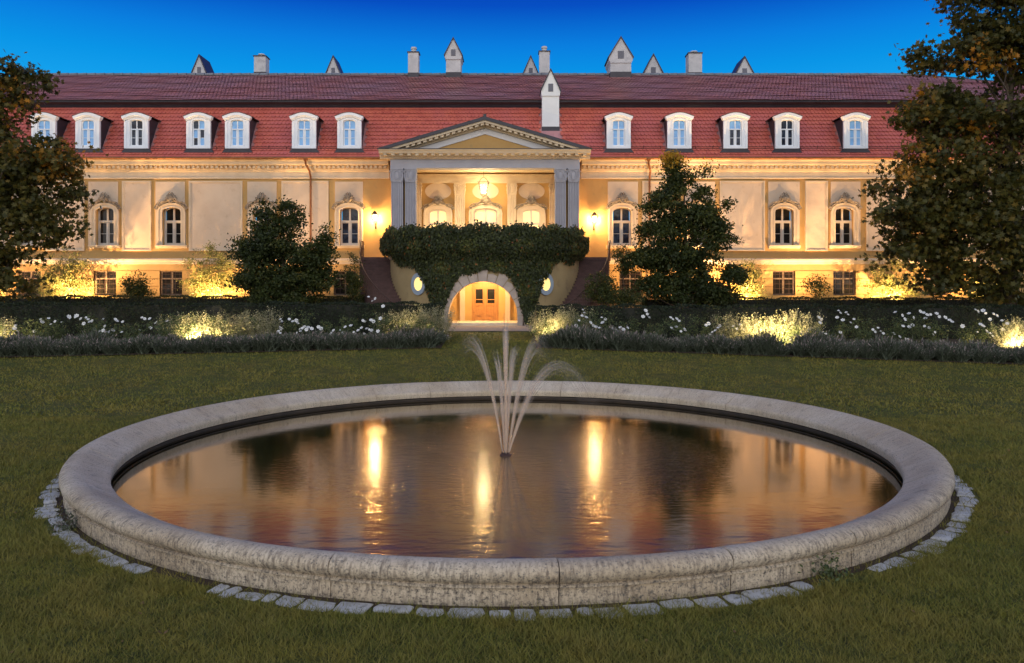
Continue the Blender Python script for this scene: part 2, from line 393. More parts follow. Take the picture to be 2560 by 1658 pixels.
# ------------------------------------------------------------------ foliage
SHAPES = {
 'rhomb': [(0,-.5),(.26,-.02),(0,.5),(-.26,-.02)],
 'blade': [(-.07,0),(.07,0),(0,1)],
 'sprig': [(-.05,0),(.05,0),(.03,1),(-.03,1)],
 'maple': [(0,-.5),(.16,-.18),(.5,-.22),(.30,.05),(.46,.34),(.14,.22),(0,.58),(-.14,.22),(-.46,.34),(-.30,.05),(-.5,-.22),(-.16,-.18)],
 'ivy': [(0,.15),(.16,.1),(.30,-.16),(.13,-.22),(0,-.62),(-.13,-.22),(-.30,-.16),(-.16,.1)],
}
def fast_mesh(name, V, poly, mt, attr=None, aname='tint'):
    """V: (N,k,3) polygons of k corners"""
    N, k, _ = V.shape
    me = bpy.data.meshes.new(name)
    me.vertices.add(N*k); me.vertices.foreach_set('co', V.reshape(-1).astype(np.float32))
    me.loops.add(N*k); me.loops.foreach_set('vertex_index', np.arange(N*k, dtype=np.int32))
    me.polygons.add(N); me.polygons.foreach_set('loop_start', np.arange(0, N*k, k, dtype=np.int32))
    if attr is not None:
        a = me.attributes.new(aname, 'FLOAT', 'POINT'); a.data.foreach_set('value', np.repeat(attr, k).astype(np.float32))
    me.materials.append(mt); me.update(calc_edges=True); return me
def leaf_mesh(name, Pt, size, mt, shape='rhomb', tint=None, nrm=None, spread=1.0, up=None, upspread=1.0):
    """one flat leaf polygon per point; nrm = preferred facing, up = preferred growing direction"""
    N = len(Pt)
    n = rng.normal(size=(N,3)) * spread
    if nrm is not None: n = n + nrm
    n /= np.linalg.norm(n, axis=1, keepdims=True) + 1e-9
    t = rng.normal(size=(N,3)) * upspread
    if up is not None: t = t + up
    t -= n * (t*n).sum(1, keepdims=True); t /= np.linalg.norm(t, axis=1, keepdims=True) + 1e-9
    s = np.cross(t, n)
    sh = np.array(SHAPES[shape]); size = np.broadcast_to(size, (N,))
    V = Pt[:,None,:] + size[:,None,None] * (s[:,None,:]*sh[None,:,0,None] + t[:,None,:]*sh[None,:,1,None])
    if tint is None: tint = rng.random(N)
    return fast_mesh(name, V, None, mt, np.clip(tint, 0, 1))
def crown_points(blobs, nclump, nleaf, cs):
    """clumps of leaves biased to the outside of a set of ellipsoids"""
    vol = np.array([b[3]*b[4]*b[5] for b in blobs])**.75; pr = vol/vol.sum()
    idx = rng.choice(len(blobs), nclump, p=pr)
    B = np.array(blobs)[idx]
    d = rng.normal(size=(nclump,3)); d /= np.linalg.norm(d, axis=1, keepdims=True)
    r = rng.random(nclump)**.42
    C = B[:,:3] + d * r[:,None] * B[:,3:6]
    csz = cs * rng.uniform(.55, 1.45, nclump)
    j = rng.integers(0, nclump, nleaf)
    off = rng.normal(size=(nleaf,3)) * csz[j][:,None] * np.array([1,1,.62])
    return C, C[j] + off, j, r
def limb(mb, a, b, r0, r1, bend=.12, n=5):
    a = Vector(a); b = Vector(b); L = (b-a).length; pts = []
    o = Vector((random.uniform(-1,1), random.uniform(-1,1), random.uniform(-.3,.6))) * L * bend
    for i in range(n+1):
        t = i/n; pts.append(a.lerp(b, t) + o*math.sin(math.pi*t)*(1 if t < 1 else 0))
    mb.tube(pts, [r0 + (r1-r0)*i/n for i in range(n+1)], 6)
def tree(name, base, blobs, label, mt, nclump, nleaf, cs, lsize, shape, trunk_r, tintf, group=None, trunk_top=None, nlimb=26):
    base = Vector(base)
    t = thing(name, base, label, 'tree' if 'tree' in name or 'maple' in name else 'shrub', group)
    C, Pp, j, r = crown_points(blobs, nclump, nleaf, cs)
    ok = Pp[:,2] > float(g(base.y)) + .05
    Pp, j = Pp[ok], j[ok]
    tint = tintf(Pp, j, len(C))
    me = leaf_mesh('crown', Pp - np.array(base), rng.uniform(.65, 1.25, len(Pp))*lsize, mt, shape, tint, nrm=np.array([0,-.3,.5]), up=np.array([0,0,-.7]))
    put('crown', me, t, base)
    mb = MB(); top = Vector(trunk_top) if trunk_top else Vector((base.x, base.y, base.z + .86*(max(b[2] for b in blobs)-base.z)))
    pts = [base + (top-base)*k/6 + Vector((random.uniform(-.1,.1), random.uniform(-.1,.1), 0))*(1 if 0 < k < 6 else 0) for k in range(7)]
    mb.tube(pts, [trunk_r*(1.25 if k == 0 else 1)*(1-.13*k) for k in range(7)], 8)
    pick = rng.choice(len(C), min(nlimb, len(C)), replace=False)
    for q in pick:
        c = Vector(C[q]); h = max(.12, min(.92, ((c.z-base.z)/(max(.1, top.z-base.z)))*.75 - .08))
        a = base + (top-base)*h
        limb(mb, a, a.lerp(c, .92), trunk_r*.34*(1-.5*h), trunk_r*.07)
    mb.build('trunk', M['bark'], t, smooth=60)
    return t

# ------------------------------------------------------------------ ground, water
def build_ground():
    nr, na = 150, 220
    rad = np.concatenate([np.linspace(7.30, 40, 100), np.geomspace(41, 900, nr-100)])
    an = np.linspace(0, 2*np.pi, na, endpoint=False)
    Rr, A = np.meshgrid(rad, an, indexing='ij')
    X = BCX + Rr*np.cos(A); Y = BCY + Rr*np.sin(A); Z = g(Y) + dip(X,Y) + np.where(Rr < 60, .015*np.sin(X*1.7+Y*.6)*np.sin(Y*1.3-X*.4), 0) * np.clip((Rr-7.8)/2, 0, 1)
    V = np.stack([X,Y,Z], -1).reshape(-1,3)
    fs = []
    for i in range(nr-1):
        for k in range(na):
            k2 = (k+1) % na; fs.append((i*na+k, (i+1)*na+k, (i+1)*na+k2, i*na+k2))
    me = bpy.data.meshes.new('lawn'); me.from_pydata(V.tolist(), [], fs); me.materials.append(M['lawn'])
    me.polygons.foreach_set('use_smooth', [True]*len(fs)); me.update()
    tag(put('lawn', me), kind='structure')
build_ground()
def sheet(name, mt, edge0, edge1, x0, x1, dz, n=60, rows=8):
    xs = np.linspace(x0, x1, n); V = []; fs = []
    for k in range(rows+1):
        for x in xs:
            y = edge0(x) + (edge1(x)-edge0(x))*k/rows; V.append((x, y, float(g(y))+dz))
    for k in range(rows):
        for i in range(n-1): fs.append((k*n+i, k*n+i+1, (k+1)*n+i+1, (k+1)*n+i))
    me = bpy.data.meshes.new(name); me.from_pydata(V, [], fs); me.materials.append(mt); me.update()
    return tag(put(name, me), kind='structure')
BL1, BR0 = wx(1028, 32), wx(1243, 32)      # inner ends of the two beds
def bed_front(x):
    x = np.asarray(x, float)
    return np.where(x < -1, 31.2 - .15*np.abs(x+3), 31.2 - .24*np.abs(x-1.2))
bf = lambda x: float(bed_front(x))
sheet('bed_soil', M['soil'], bf, lambda x: 36.0, -30, BL1, .030)
sheet('bed_soil', M['soil'], bf, lambda x: 36.0, BR0, 30, .030)
sheet('gravel_path', M['gravel'], lambda x: 37.2, lambda x: 41.6, -34, 32, .034)
mb = MB(); mb.lathe([(0.0,0),(7.05,0)], (BCX, BCY, WZ), 96, closed=False)
w_me = mb.mesh('water', M['water'], recalc=False)
wobj = tag(put('water', w_me), kind='structure')
if w_me.polygons[0].normal.z < 0: w_me.flip_normals()

# ------------------------------------------------------------------ fountain basin
basin = thing('fountain_basin', (BCX, BCY, 0), 'large round stone fountain basin with weathered pale rim set in the lawn', 'fountain')
prof = [(7.30,-.16),(7.33,-.04),(7.325,.115),(7.355,.128),(7.355,.146),(7.325,.155),(7.345,.175),(7.385,.225),(7.385,.275),(7.355,.318),(7.30,.346),(7.23,.355),(7.15,.342),(7.06,.305),(6.96,.250),(6.87,.200),(6.80,.168),(6.755,.150),(6.725,.125),(6.715,.08),(6.73,-.01),(6.85,-.02)]
a = -1.5
coping_cuts = []
while a < 2*math.pi - 1.5 - .12:
    coping_cuts.append(a); a += random.uniform(.215, .30)
for i, a0 in enumerate(coping_cuts):
    a1 = coping_cuts[i+1] if i+1 < len(coping_cuts) else coping_cuts[0] + 2*math.pi
    gap = .0007
    dz = random.uniform(-.004, .004); dr = random.uniform(-.006, .006)
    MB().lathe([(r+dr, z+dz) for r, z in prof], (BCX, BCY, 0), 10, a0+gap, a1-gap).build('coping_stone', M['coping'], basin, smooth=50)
MB().lathe([(6.80,.05),(6.80,-.03),(6.75,-.04),(6.75,-.065),(6.80,-.075),(6.83,-.4),(7.1,-.4),(7.1,.0)], (BCX, BCY, 0), 96).build('inner_wall', M['basinwall'], basin, smooth=50)
# rough edging stones round the foot
edge = thing('stone_border', (BCX, BCY, 0), 'broken ring of rough white edging stones sunk in the grass around the basin', 'stone border')
MB().lathe([(7.31,-.052),(7.46,-.050)], (BCX, BCY, 0), 128, closed=False).build('soil_strip', M['soil'], edge)
a = -math.pi
while a < 0.12:
    w = random.uniform(.026, .052) if random.random() > .22 else random.uniform(.012, .024)
    cov = 0.5 + .5*math.sin(a*5.3+1.0)*math.sin(a*2.1)
    skip = (-1.16 < a < -1.04) or (-2.12 < a < -1.98) or random.random() < .02
    if not skip:
        r0 = 7.41 + random.uniform(-.01,.03); r1 = r0 + random.uniform(.14,.26)
        n = 4; top = []; bot = []
        am = a + w*.5
        outl = []
        for (u, v) in ((0,0),(.5,-.05),(1,0),(1.03,.5),(.95,1),(.5,1.06),(.05,.97),(-.03,.5)):
            rr_ = r0 + (r1-r0)*(v + random.uniform(-.07,.07)); aa = a + w*.94*(u + random.uniform(-.05,.05))
            outl.append((BCX + rr_*math.cos(aa), BCY + rr_*math.sin(aa)))
        cxm = sum(p[0] for p in outl)/8; cym = sum(p[1] for p in outl)/8
        tz = random.uniform(-.043, -.022); mbk = MB()
        vs = [(x,y,-.12) for x,y in outl] + [(x,y,tz-.012) for x,y in outl] + [(cxm+(x-cxm)*.8, cym+(y-cym)*.8, tz+random.uniform(-.006,.006)) for x,y in outl]
        fs = [list(range(8))[::-1]] + [(k,(k+1)%8,(k+1)%8+8,k+8) for k in range(8)] + [(k+8,(k+1)%8+8,(k+1)%8+16,k+16) for k in range(8)] + [list(range(16,24))]
        mbk.add(vs, fs).build('edging_stone', M['kerb'], edge, smooth=35)
    a += w + random.uniform(.001, .006)

# ------------------------------------------------------------------ fountain jets
fount = thing('fountain_jet', (NOZ[0], NOZ[1], WZ), 'fan of thin rising and arching water jets in the middle of the pool', 'fountain jet')
mb = MB(); mb.lathe([(0,-.1),(.11,-.1),(.11,.02),(.075,.035),(.03,.04),(0,.04)], (NOZ[0],NOZ[1],WZ), 14)
for k in range(7):
    a = 2*math.pi*k/7; mb.tube([(NOZ[0]+.06*math.cos(a), NOZ[1]+.06*math.sin(a), WZ+.03),(NOZ[0]+.075*math.cos(a), NOZ[1]+.075*math.sin(a), WZ+.07)], .012, 6)
mb.build('nozzle', M['iron'], fount, smooth=40)
def jet(az, apex_r, apex_h, name='water_jet', strands=16, keep=1.9):
    V = []; D = []; fs = []
    for s_ in range(strands):
        q = rng.normal(size=2)
        ar = apex_r*(1+.06*q[0]) if apex_r > .05 else 0; ah = apex_h*(1+.05*q[1]); aa = az + rng.normal()*.03
        n = 34; pts = []
        sx, sy = rng.normal(size=2)*.024
        end = keep if apex_r > .05 else 1.0
        for i in range(n+1):
            u = end*i/n                      # 1 = apex
            rr_ = ar*u; z = ah*(1-(1-u)**2)
            sp_ = .22 + u*1.35
            pts.append((NOZ[0] + (.06+rr_)*math.cos(aa)*(1 if apex_r > .05 else 0) + sx*sp_, NOZ[1] + (.06+rr_)*math.sin(aa)*(1 if apex_r > .05 else 0) + sy*sp_, WZ+.04+z))
        m0 = MB(); rad = [.0032 + .0035*min(1.5, end*i/n) for i in range(n+1)]
        m0.tube(pts, rad, 4, caps=False)
        base = len(V); V += m0.v; fs += [[i+base for i in f_] for f_ in m0.f]
        for i in range(n+1):
            u = end*i/n
            dn = (.14*(1-u)**.8 + .045) if u < 1 else .045*max(0, 1-(u-1)/.8)
            if apex_r < .05: dn = .30*(1-u**2.0)+.01
            D += [dn*rng.uniform(.6,1.25)]*4
    me = bpy.data.meshes.new(name); o = WL[fount.name]
    me.from_pydata([(x-o.x,y-o.y,z-o.z) for x,y,z in V], [], fs); me.materials.append(M['jet'])
    at = me.attributes.new('streamcover','FLOAT','POINT'); at.data.foreach_set('value', np.array(D, np.float32)); me.update()
    return put(name, me, fount, WL[fount.name])
jet(0, 0, 2.30, strands=48)
for az, r_, h_, kp in ((R(-10), .93, 1.64, 1.75), (R(40), .72, 1.95, 1.25), (R(76), .62, 1.82, 1.2), (R(158), .66, 2.02, 1.2), (R(108), .55, 1.7, 1.0)):
    jet(az, r_, h_, strands=44, keep=kp)
# scattered droplets
Pd = []
for k in range(9000):
    az = random.choice((R(-10),R(-10),R(40),R(76),R(158))) + random.gauss(0,.14); u = random.uniform(.75, 2.0); ar = random.uniform(.75,1.1); ah = random.uniform(1.35,2.0)
    Pd.append((NOZ[0]+ar*u*math.cos(az)+random.gauss(0,.05), NOZ[1]+ar*u*math.sin(az)+random.gauss(0,.05), WZ+max(.02, ah*(1-(1-u)**2)+random.gauss(0,.08))))
Pd = np.array(Pd)
me = leaf_mesh('falling_drops', Pd - np.array(WL[fount.name]), rng.uniform(.004,.012,len(Pd)), M['jet'], 'rhomb')
me.attributes.new('streamcover','FLOAT','POINT').data.foreach_set('value', np.full(len(me.vertices), 0.22, np.float32))
tag(put('falling_drops', me, fount, WL[fount.name]), kind='stuff')

# ------------------------------------------------------------------ palace
palace = thing('palace', (wx(1125, F), F, GB), 'long cream and ochre baroque palace with red mansard roof, lit from below', 'palace')
XL, XR = -44.0, 44.0
def arch_outline(hw, z0, zs, ztop, n=10):
    """jamb up, segmental/elliptic head, jamb down (xz, centred on 0)"""
    pts = [(-hw, z0), (-hw, zs)]
    for i in range(1, n): 
        a = math.pi - math.pi*i/n; pts.append((hw*math.cos(a), zs + (ztop-zs)*math.sin(a)**.8))
    return pts + [(hw, zs), (hw, z0)]
def wall_boxes(mb, x0, x1, y0, y1, z0, z1, ops):
    ops = sorted(ops); x = x0
    for a_, b_, c_, d_ in ops:
        if a_ > x: mb.box(x, a_, y0, y1, z0, z1)
        if c_ > z0: mb.box(a_, b_, y0, y1, z0, c_)
        if d_ < z1: mb.box(a_, b_, y0, y1, d_, z1)
        x = b_
    if x < x1: mb.box(x, x1, y0, y1, z0, z1)
WIN = [wx(p, F) for p in (-95, 66, 245, 400, 610, 811, 1445, 1625, 1821, 1961, 2175, 2320)]
DOORS = [wx(p, F) for p in (1018, 1128, 1234)]
FLOOR = 4.85
Wz0, Wzs, Wzt, Whw = 5.66, 7.72, 8.05, .62
ops = [(x-Whw, x+Whw, Wz0, Wzt) for x in WIN] + [(x-.66, x+.66, FLOOR, 7.95) for x in (DOORS[0], DOORS[2])] + [(DOORS[1]-.78, DOORS[1]+.78, FLOOR, 8.0)]
mb = MB(); wall_boxes(mb, XL, XR, F, F+.6, 4.70, 10.95, ops); mb.build('upper_wall', M['ochre'], palace)
BW = [wx(p, F-.35) for p in (-90, 64, 240, 394, 606, 800, 1466, 1824, 1965, 2178, 2318)]
FB = F - .17
Bz0, Bz1, Bhw = 2.52, 4.06, .70
# lower wall in courses with recessed joints
zc = [GB-.4, 2.05, 2.62, 3.10, 3.58, 4.08, 4.50]
for i in range(len(zc)-1):
    mb = MB(); z0, z1 = zc[i], zc[i+1]-.035
    o_ = [(x-Bhw, x+Bhw, max(z0, Bz0), min(z1, Bz1)) for x in BW if Bz0 < z1 and Bz1 > z0]
    wall_boxes(mb, XL, XR, FB, F+.5, z0, z1, o_); mb.build('rusticated_course', M['ochre'], palace)
mb = MB(); wall_boxes(mb, XL, XR, FB+.05, F+.5, zc[0], 4.46, [(x-Bhw, x+Bhw, Bz0, Bz1) for x in BW]); mb.build('joint_bed', M['ochre'], palace)
MB().prism([(F+.02,4.46),(FB-.02,4.46),(FB-.06,4.50),(FB-.06,4.58),(FB-.10,4.62),(FB-.14,4.70),(FB-.14,4.77),(FB-.05,4.82),(F+.02,4.84)], XL, XR, 'x').build('string_course', M['stucco'], palace)
# main cornice
for xa, xb in ((XL, wx(905, F)), (wx(1350, F), XR)):
    MB().prism([(F+.02,9.80),(F-.07,9.80),(F-.09,9.86),(F-.06,9.90),(F-.05,10.22),(F-.12,10.26),(F-.15,10.34),(F-.2,10.36),(F-.2,10.56),(F-.48,10.60),(F-.54,10.66),(F-.56,10.80),(F-.64,10.86),(F-.68,10.93),(F+.02,10.93)], xa, xb, 'x').build('cornice', M['stucco'], palace)
    mb = MB(); x = xa+.1
    while x < xb-.2: mb.box(x, x+.15, F-.40, F-.19, 10.42, 10.57); x += .29
    tag(mb.build('dentil_course', M['stucco'], palace), kind='stuff')
    mb = MB(); mb.tube([(xa, F-.76, 10.98),(xb, F-.76, 10.98)], .085, 10); mb.build('gutter', M['copper'], palace, smooth=50)
for px in (715, 1503):
    x = wx(px, F-.2); mb = MB()
    mb.lathe([(0,-.1),(.07,-.1),(.15,.06),(.15,.1),(0,.1)], (x, F-.76, 10.86), 10)
    mb.tube([(x, F-.76, 10.85),(x, F-.74, 10.65),(x+.16, F-.50, 10.25),(x+.17, F-.2, 9.95),(x+.17, F-.17, 9.7),(x+.17, F-.17, 4.95)], .062, 8)
    mb.tube([(x+.17, F-.17, 5.0),(x+.17, F-.55, 4.7),(x+.17, F-.55, 1.0)], .062, 8)
    for z in (9.3, 7.6, 6.0): mb.lathe([(.062,-.02),(.08,-.02),(.08,.02),(.062,.02)], (x+.17, F-.17, z), 8)
    mb.build('downspout', M['copper'], palace, smooth=40)
# wall panels
def panel(p0, p1, z0=5.30, z1=9.66):
    x0, x1 = wx(p0, F), wx(p1, F)
    mb = MB(); mb.box(x0+.10, x1-.10, F-.05, F+.01, z0+.10, z1-.10); pn = mb.build('wall_panel', M['cream'], palace)
    mb = MB()
    for d0, d1, out in ((0, .07, .11), (.07, .13, .08)):
        o = [(x0+d0,z0+d0),(x0+d0,z1-d0),(x1-d0,z1-d0),(x1-d0,z0+d0)]; i_ = [(x0+d1,z0+d1),(x0+d1,z1-d1),(x1-d1,z1-d1),(x1-d1,z0+d1)]
        mb.ring(o, i_, F-out, F+.012, True)
    mb.build('panel_moulding', M['stucco'], pn)
for a_, b_ in ((-190,-150),(-40,24),(108,197),(285,352),(440,564),(655,764),(1492,1560),(1672,1776),(1870,1922),(2012,2110),(2235,2280),(2360,2420)): panel(a_, b_)
for px, hw in ((-95,38),(66,36),(240,34),(396,34),(609,34),(811,32.5),(1447,35),(1625,36),(1821,36.5),(1964,34.5),(2175,34),(2320,34)):
    x0, x1 = wx(px-hw, F), wx(px+hw, F)
    c = WIN[min(range(len(WIN)), key=lambda i: abs(WIN[i]-wx(px, F)))]
    mb = MB(); wall_boxes(mb, x0, x1, F-.045, F+.01, 5.42, 9.62, [(c-.80, c+.80, 5.42, 8.0)])
    mb.build('window_bay_panel', M['cream'], palace)
# window kit ---------------------------------------------------------------
def cartouche_mesh(crest=False):
    mb = MB()
    for s in (-1, 1):
        # outer scrolling ledge
        pts = []
        for t in np.linspace(0, 1, 15):
            x = s*(.99 - .99*t); z = .12 + .56*t**.62 + .24*math.exp(-((t-.93)/.16)**2)*1.25 + .05*math.sin(t*9)
            pts.append((x, -.17-.03*math.sin(t*3), z))
        mb.tube(pts, [.028+.02*math.sin(t*3.1) for t in np.linspace(0,1,15)], 5)
        # end volute
        pts = [(s*(.93+.10*(1-q)*math.cos(q*9)), -.15, .02+.12*(1-q)*math.sin(q*9)) for q in np.linspace(0,.85,14)]
        mb.tube(pts, [.045*(1-q*.5) for q in np.linspace(0,1,14)], 5)
        # acanthus leaves along the arch
        for k in range(7):
            t = k/6; x = s*(.90 - .66*t); z = .10 + .40*t**.7
            mb.ball((x, -.13, z), .085, .08, .055+.02*(k % 2), 6, 4)
            mb.tube([(x-s*.02,-.14,z),(x-s*.10,-.19,z+.09),(x-s*.16,-.15,z+.05)], [.03,.024,.008], 5)
        mb.tube([(s*.75,-.12,.12),(s*.55,-.17,.26),(s*.38,-.16,.44),(s*.27,-.18,.48),(s*.25,-.15,.40)], [.02,.035,.04,.03,.015], 5)
    top = [(-.97+1.94*i/16, .08+.56*(1-abs(-1+2*i/16))**.62) for i in range(17)]; low = [(x*.93, -.02+.34*(1-(x/.97)**2)**.5) for x, z in top]
    mb.ring(top, low, -.07, .02)
    # shell
    mb.ball((0,-.14,.62), .27, .12, .21, 12, 6)
    for k in range(7):
        a = math.pi*(k+.5)/7
        mb.tube([(.07*math.cos(a),-.24,.50+.05*math.sin(a)),(.2*math.cos(a),-.27,.58+.18*math.sin(a)),(.30*math.cos(a),-.17,.62+.27*math.sin(a))], [.02,.035,.022], 5)
        mb.ball((.31*math.cos(a),-.14,.62+.29*math.sin(a)), .055, .05, .055, 6, 4)
    mb.ball((0,-.2,.43), .13,.08,.07,8,4)
    if crest:
        for k in range(9):
            a = math.pi*(.14+.72*k/8); L = .33+.12*math.sin(math.pi*k/8)
            mb.tube([(.08*math.cos(a),-.12,.78),(.5*L*math.cos(a),-.18,.78+.6*L*math.sin(a)),(L*math.cos(a)*.85,-.12,.78+L*math.sin(a))], [.05,.045,.012], 5)
    return mb.mesh('cartouche', M['orn'], smooth=55)
def window_meshes():
    out = {}
    mb = MB()
    for (ho, zo, to), (hi, zi, ti), y in (((.87, 7.66, 8.29), (.78, 7.68, 8.20), -.16), ((.78, 7.68, 8.20), (.66, 7.70, 8.08), -.11), ((.66, 7.70, 8.08), (.585, 7.71, 8.02), -.14)):
        mb.ring([(x, z-Wz0) for x, z in arch_outline(ho, 5.66, zo, to)], [(x, z-Wz0) for x, z in arch_outline(hi, 5.66, zi, ti)], y, .02)
    out['surround'] = mb.mesh('window', M['stucco'], smooth=30)
    mb = MB(); mb.prism([(.10,-.20),(-.10,-.20),(-.16,-.16),(-.18,-.10),(-.24,-.08),(-.24,-.01),(.10,.01)], -.97, .97, 'x'); out['sill'] = mb.mesh('window_sill', M['stucco'])
    y0, y1 = .30, .38
    mb = MB()
    o = [(x, z-Wz0) for x, z in arch_outline(.61, 5.68, 7.74, 8.05)]; i_ = [(x, z-Wz0) for x, z in arch_outline(.53, 5.76, 7.72, 7.97)]
    mb.ring(o + [(o[0])], i_ + [(i_[0])], y0-.02, y1)
    mb.box(-.05,.05, y0-.04, y1, .08, 2.30); mb.box(-.56,.56, y0-.06, y1+.01, 1.46, 1.56)
    for s in (-1, 1):
        xa, xb = (-.535,-.05) if s < 0 else (.05,.535)
        mb.box(xa, xa+.055, y0, y1-.02, .09, 1.46); mb.box(xb-.055, xb, y0, y1-.02, .09, 1.46); mb.box(xa+.055, xb-.055, y0, y1-.02, .09, .15); mb.box(xa+.055, xb-.055, y0, y1-.02, 1.40, 1.46)
        mb.box(xa+.055, xb-.055, y0+.02, y1-.03, .72, .75)
    out['sash'] = mb.mesh('sash_frame', M['sash'])
    out['panes'] = []
    for s in (-1, 1):
        xa, xb = (-.49,-.05) if s < 0 else (.05,.49)
        out['panes'].append(((xa, xb, .14, .73)));  out['panes'].append((xa, xb, .74, 1.42)); out['panes'].append((xa, xb, 1.54, 2.34))
    return out
WM = window_meshes(); CART = cartouche_mesh(); CREST = cartouche_mesh(True)
PANE = {}
def pane_mesh(key, x0, x1, z0, z1, mt, y=0):
    k = (key, x0, x1, z0, z1, y)
    if k not in PANE: PANE[k] = MB().box(x0, x1, y, y+.012, z0, z1).mesh('pane', mt)
    return PANE[k]
for i, x in enumerate(WIN):
    loc = (x, F, Wz0)
    w = put('window', WM['surround'], palace, loc)
    put('window_sill', WM['sill'], w, loc); put('sash_frame', WM['sash'], w, loc)
    put('cartouche', CART, w, (x, F-.02, 7.92))
    gm = 'bluedark' if i in (4, 5, 6) else 'darkglass'
    for p in WM['panes']: put('pane', pane_mesh(gm, *p, M[gm], .345), w, loc)
# basement windows with iron grilles
mb = MB()
mb.ring([(-.70,0),(-.70,1.54),(.70,1.54),(.70,0)], [(-.62,.08),(-.62,1.46),(.62,1.46),(.62,.08)], .20, .27, True)
mb.box(-.045,.045,.19,.27,.08,1.46); mb.box(-.62,.62,.18,.27,1.0,1.09)
BF = mb.mesh('basement_window', mat('basement_sash_paint', (.26,.19,.13), (.20,.145,.10), 3, .6))
mb = MB()
for z in (.12,.42,.72,1.02,1.32): mb.box(-.70,.70,-.035,-.015, z-.011, z+.011)
for x in (-.58,-.29,0,.29,.58): mb.tube([(x,-.04,.0),(x,-.04,1.54)], .011, 5)
GR = mb.mesh('iron_grille', M['iron'])
for i, x in enumerate(BW):
    loc = (x, FB, Bz0); w = put('basement_window', BF, palace, loc); put('iron_grille', GR, w, loc)
    for xa, xb in ((-.62,-.045),(.045,.62)):
        put('pane', pane_mesh('darkglass', xa, xb, .08, 1.0, M['darkglass'], .235), w, loc); put('pane', pane_mesh('darkglass', xa, xb, 1.09, 1.46, M['darkglass'], .235), w, loc)

# ------------------------------------------------------------------ roof
RY0, RZ0, RY1, RZ1 = F-.62, 11.02, 49.65, 14.72       # mansard foot and break
UY0, UZ0, UY1, UZ1 = 49.15, 14.98, 56.0, 18.42          # upper slope eave and ridge
RXL, RXR = wx(98, 56), wx(2135, 56)
mb = MB()
mb.add([(XL,RY0,RZ0),(XR,RY0,RZ0),(XR,RY1,RZ1),(XL,RY1,RZ1),(XL,F+14,RZ0),(XR,F+14,RZ0)], [(0,1,2,3)])
mb.add([(XL,UY0,UZ0),(XR,UY0,UZ0),(RXR,UY1,UZ1),(RXL,UY1,UZ1),(XL,62.8,UZ0),(XR,62.8,UZ0)], [(0,1,2,3),(0,3,4),(1,5,2),(4,3,2,5)])
roof = mb.build('roof', M['tile2'], palace)
MB().prism([(RY1-.12,14.55),(RY1-.25,14.75),(UY0+.02,14.86),(UY0,14.965),(RY1+.3,14.99),(RY1+.3,14.5)], XL, XR, 'x').build('eave_board', M['metal'], roof)
mb = MB(); mb.box(XL, XR, RY0-.12, RY0+.05, RZ0-.06, RZ0+.02); mb.build('eave_flashing', M['metal'], roof)
# tiles
def tile_mesh(ang, wdt, L, name):
    """plain tile with a rounded tail; local x across, lies along the slope, tail kicked out"""
    cs, sn = math.cos(ang), math.sin(ang)
    tail = [(-wdt*.49, .02), (-wdt*.44, -.035), (-wdt*.24, -.080), (0, -.095), (wdt*.24, -.080), (wdt*.44, -.035), (wdt*.49, .02)]
    pl = tail + [(wdt*.49, L), (-wdt*.49, L)]
    def m(u, v, h): return (u, v*cs - h*sn, v*sn + h*cs)
    n = len(pl); hh = [.078]*7 + [.002]*2; hl = [.058]*7 + [-.01]*2
    vs = [m(u, v, h) for (u, v), h in zip(pl, hh)] + [m(u, v, h) for (u, v), h in zip(pl[:7], hl[:7])]
    fs = [list(range(n))] + [(i, 9+i, 9+i+1, i+1) for i in range(6)] + [(0, 8, 9), (6, 15, 7)]
    return vs, fs
DORM = [wx(p, 47.7) for p in (105, 207, 319.5, 463.5, 553, 708, 813, 1436.5, 1577, 1707, 1827, 1985.5)]
ang1 = math.atan2(RZ1-RZ0, RY1-RY0); len1 = math.hypot(RZ1-RZ0, RY1-RY0)
tv, tf = tile_mesh(ang1, .238, .34, 'roof_tile')
tile_me = MB().add(tv, tf).mesh('roof_tile', M['tile'])
rows1 = 14; rh = len1/rows1
spots = []
for r_ in range(rows1):
    s_ = r_*rh; y = RY0 + math.cos(ang1)*s_; z = RZ0 + math.sin(ang1)*s_
    x = -41.0 + (.12 if r_ % 2 else 0)
    while x < 40:
        ok = True
        for dx in DORM:
            if abs(x-dx) < .84 and 11.40 < z < 13.50: ok = False
        if wx(1256,48.6)+.02 < x < wx(1303,48.6)-.02 and z > 12.3: ok = False
        if ok: spots.append((x, y+random.uniform(-.004,.004), z+random.uniform(-.004,.004)))
        x += .24
spots.sort(key=lambda p: p[0]**2 + p[1]**2 + (p[2]-CAMZ)**2)
vis = [p for p in spots if not (wx(880,47.5) < p[0] < wx(1375,47.5) and p[2] < 11.6)]
near = vis[:300]; ns = set(near); rest = [p for p in spots if p not in ns]
for p in near: put('roof_tile', tile_me, roof, p)
def scatter_tiles(sp, tv, tf, mt, name):
    tvn = np.array(tv); V = (np.array(sp)[:,None,:] + tvn[None]).reshape(-1,3); n = len(tvn)
    fs = []
    for i in range(len(sp)): fs.extend([[q+i*n for q in f_] for f_ in tf])
    o = WL[roof.name]; me = bpy.data.meshes.new(name); me.from_pydata((V-np.array(o)).tolist(), [], fs); me.materials.append(mt); me.update()
    return tag(put(name, me, roof, o), kind='stuff')
scatter_tiles(rest, tv, tf, M['tile'], 'mansard_tiles')
ang2 = math.atan2(UZ1-UZ0, UY1-UY0); len2 = math.hypot(UZ1-UZ0, UY1-UY0)
tv2, tf2 = tile_mesh(ang2, .248, .46, 'roof_tile'); sp2 = []
rows2 = 19; rh2 = len2/rows2
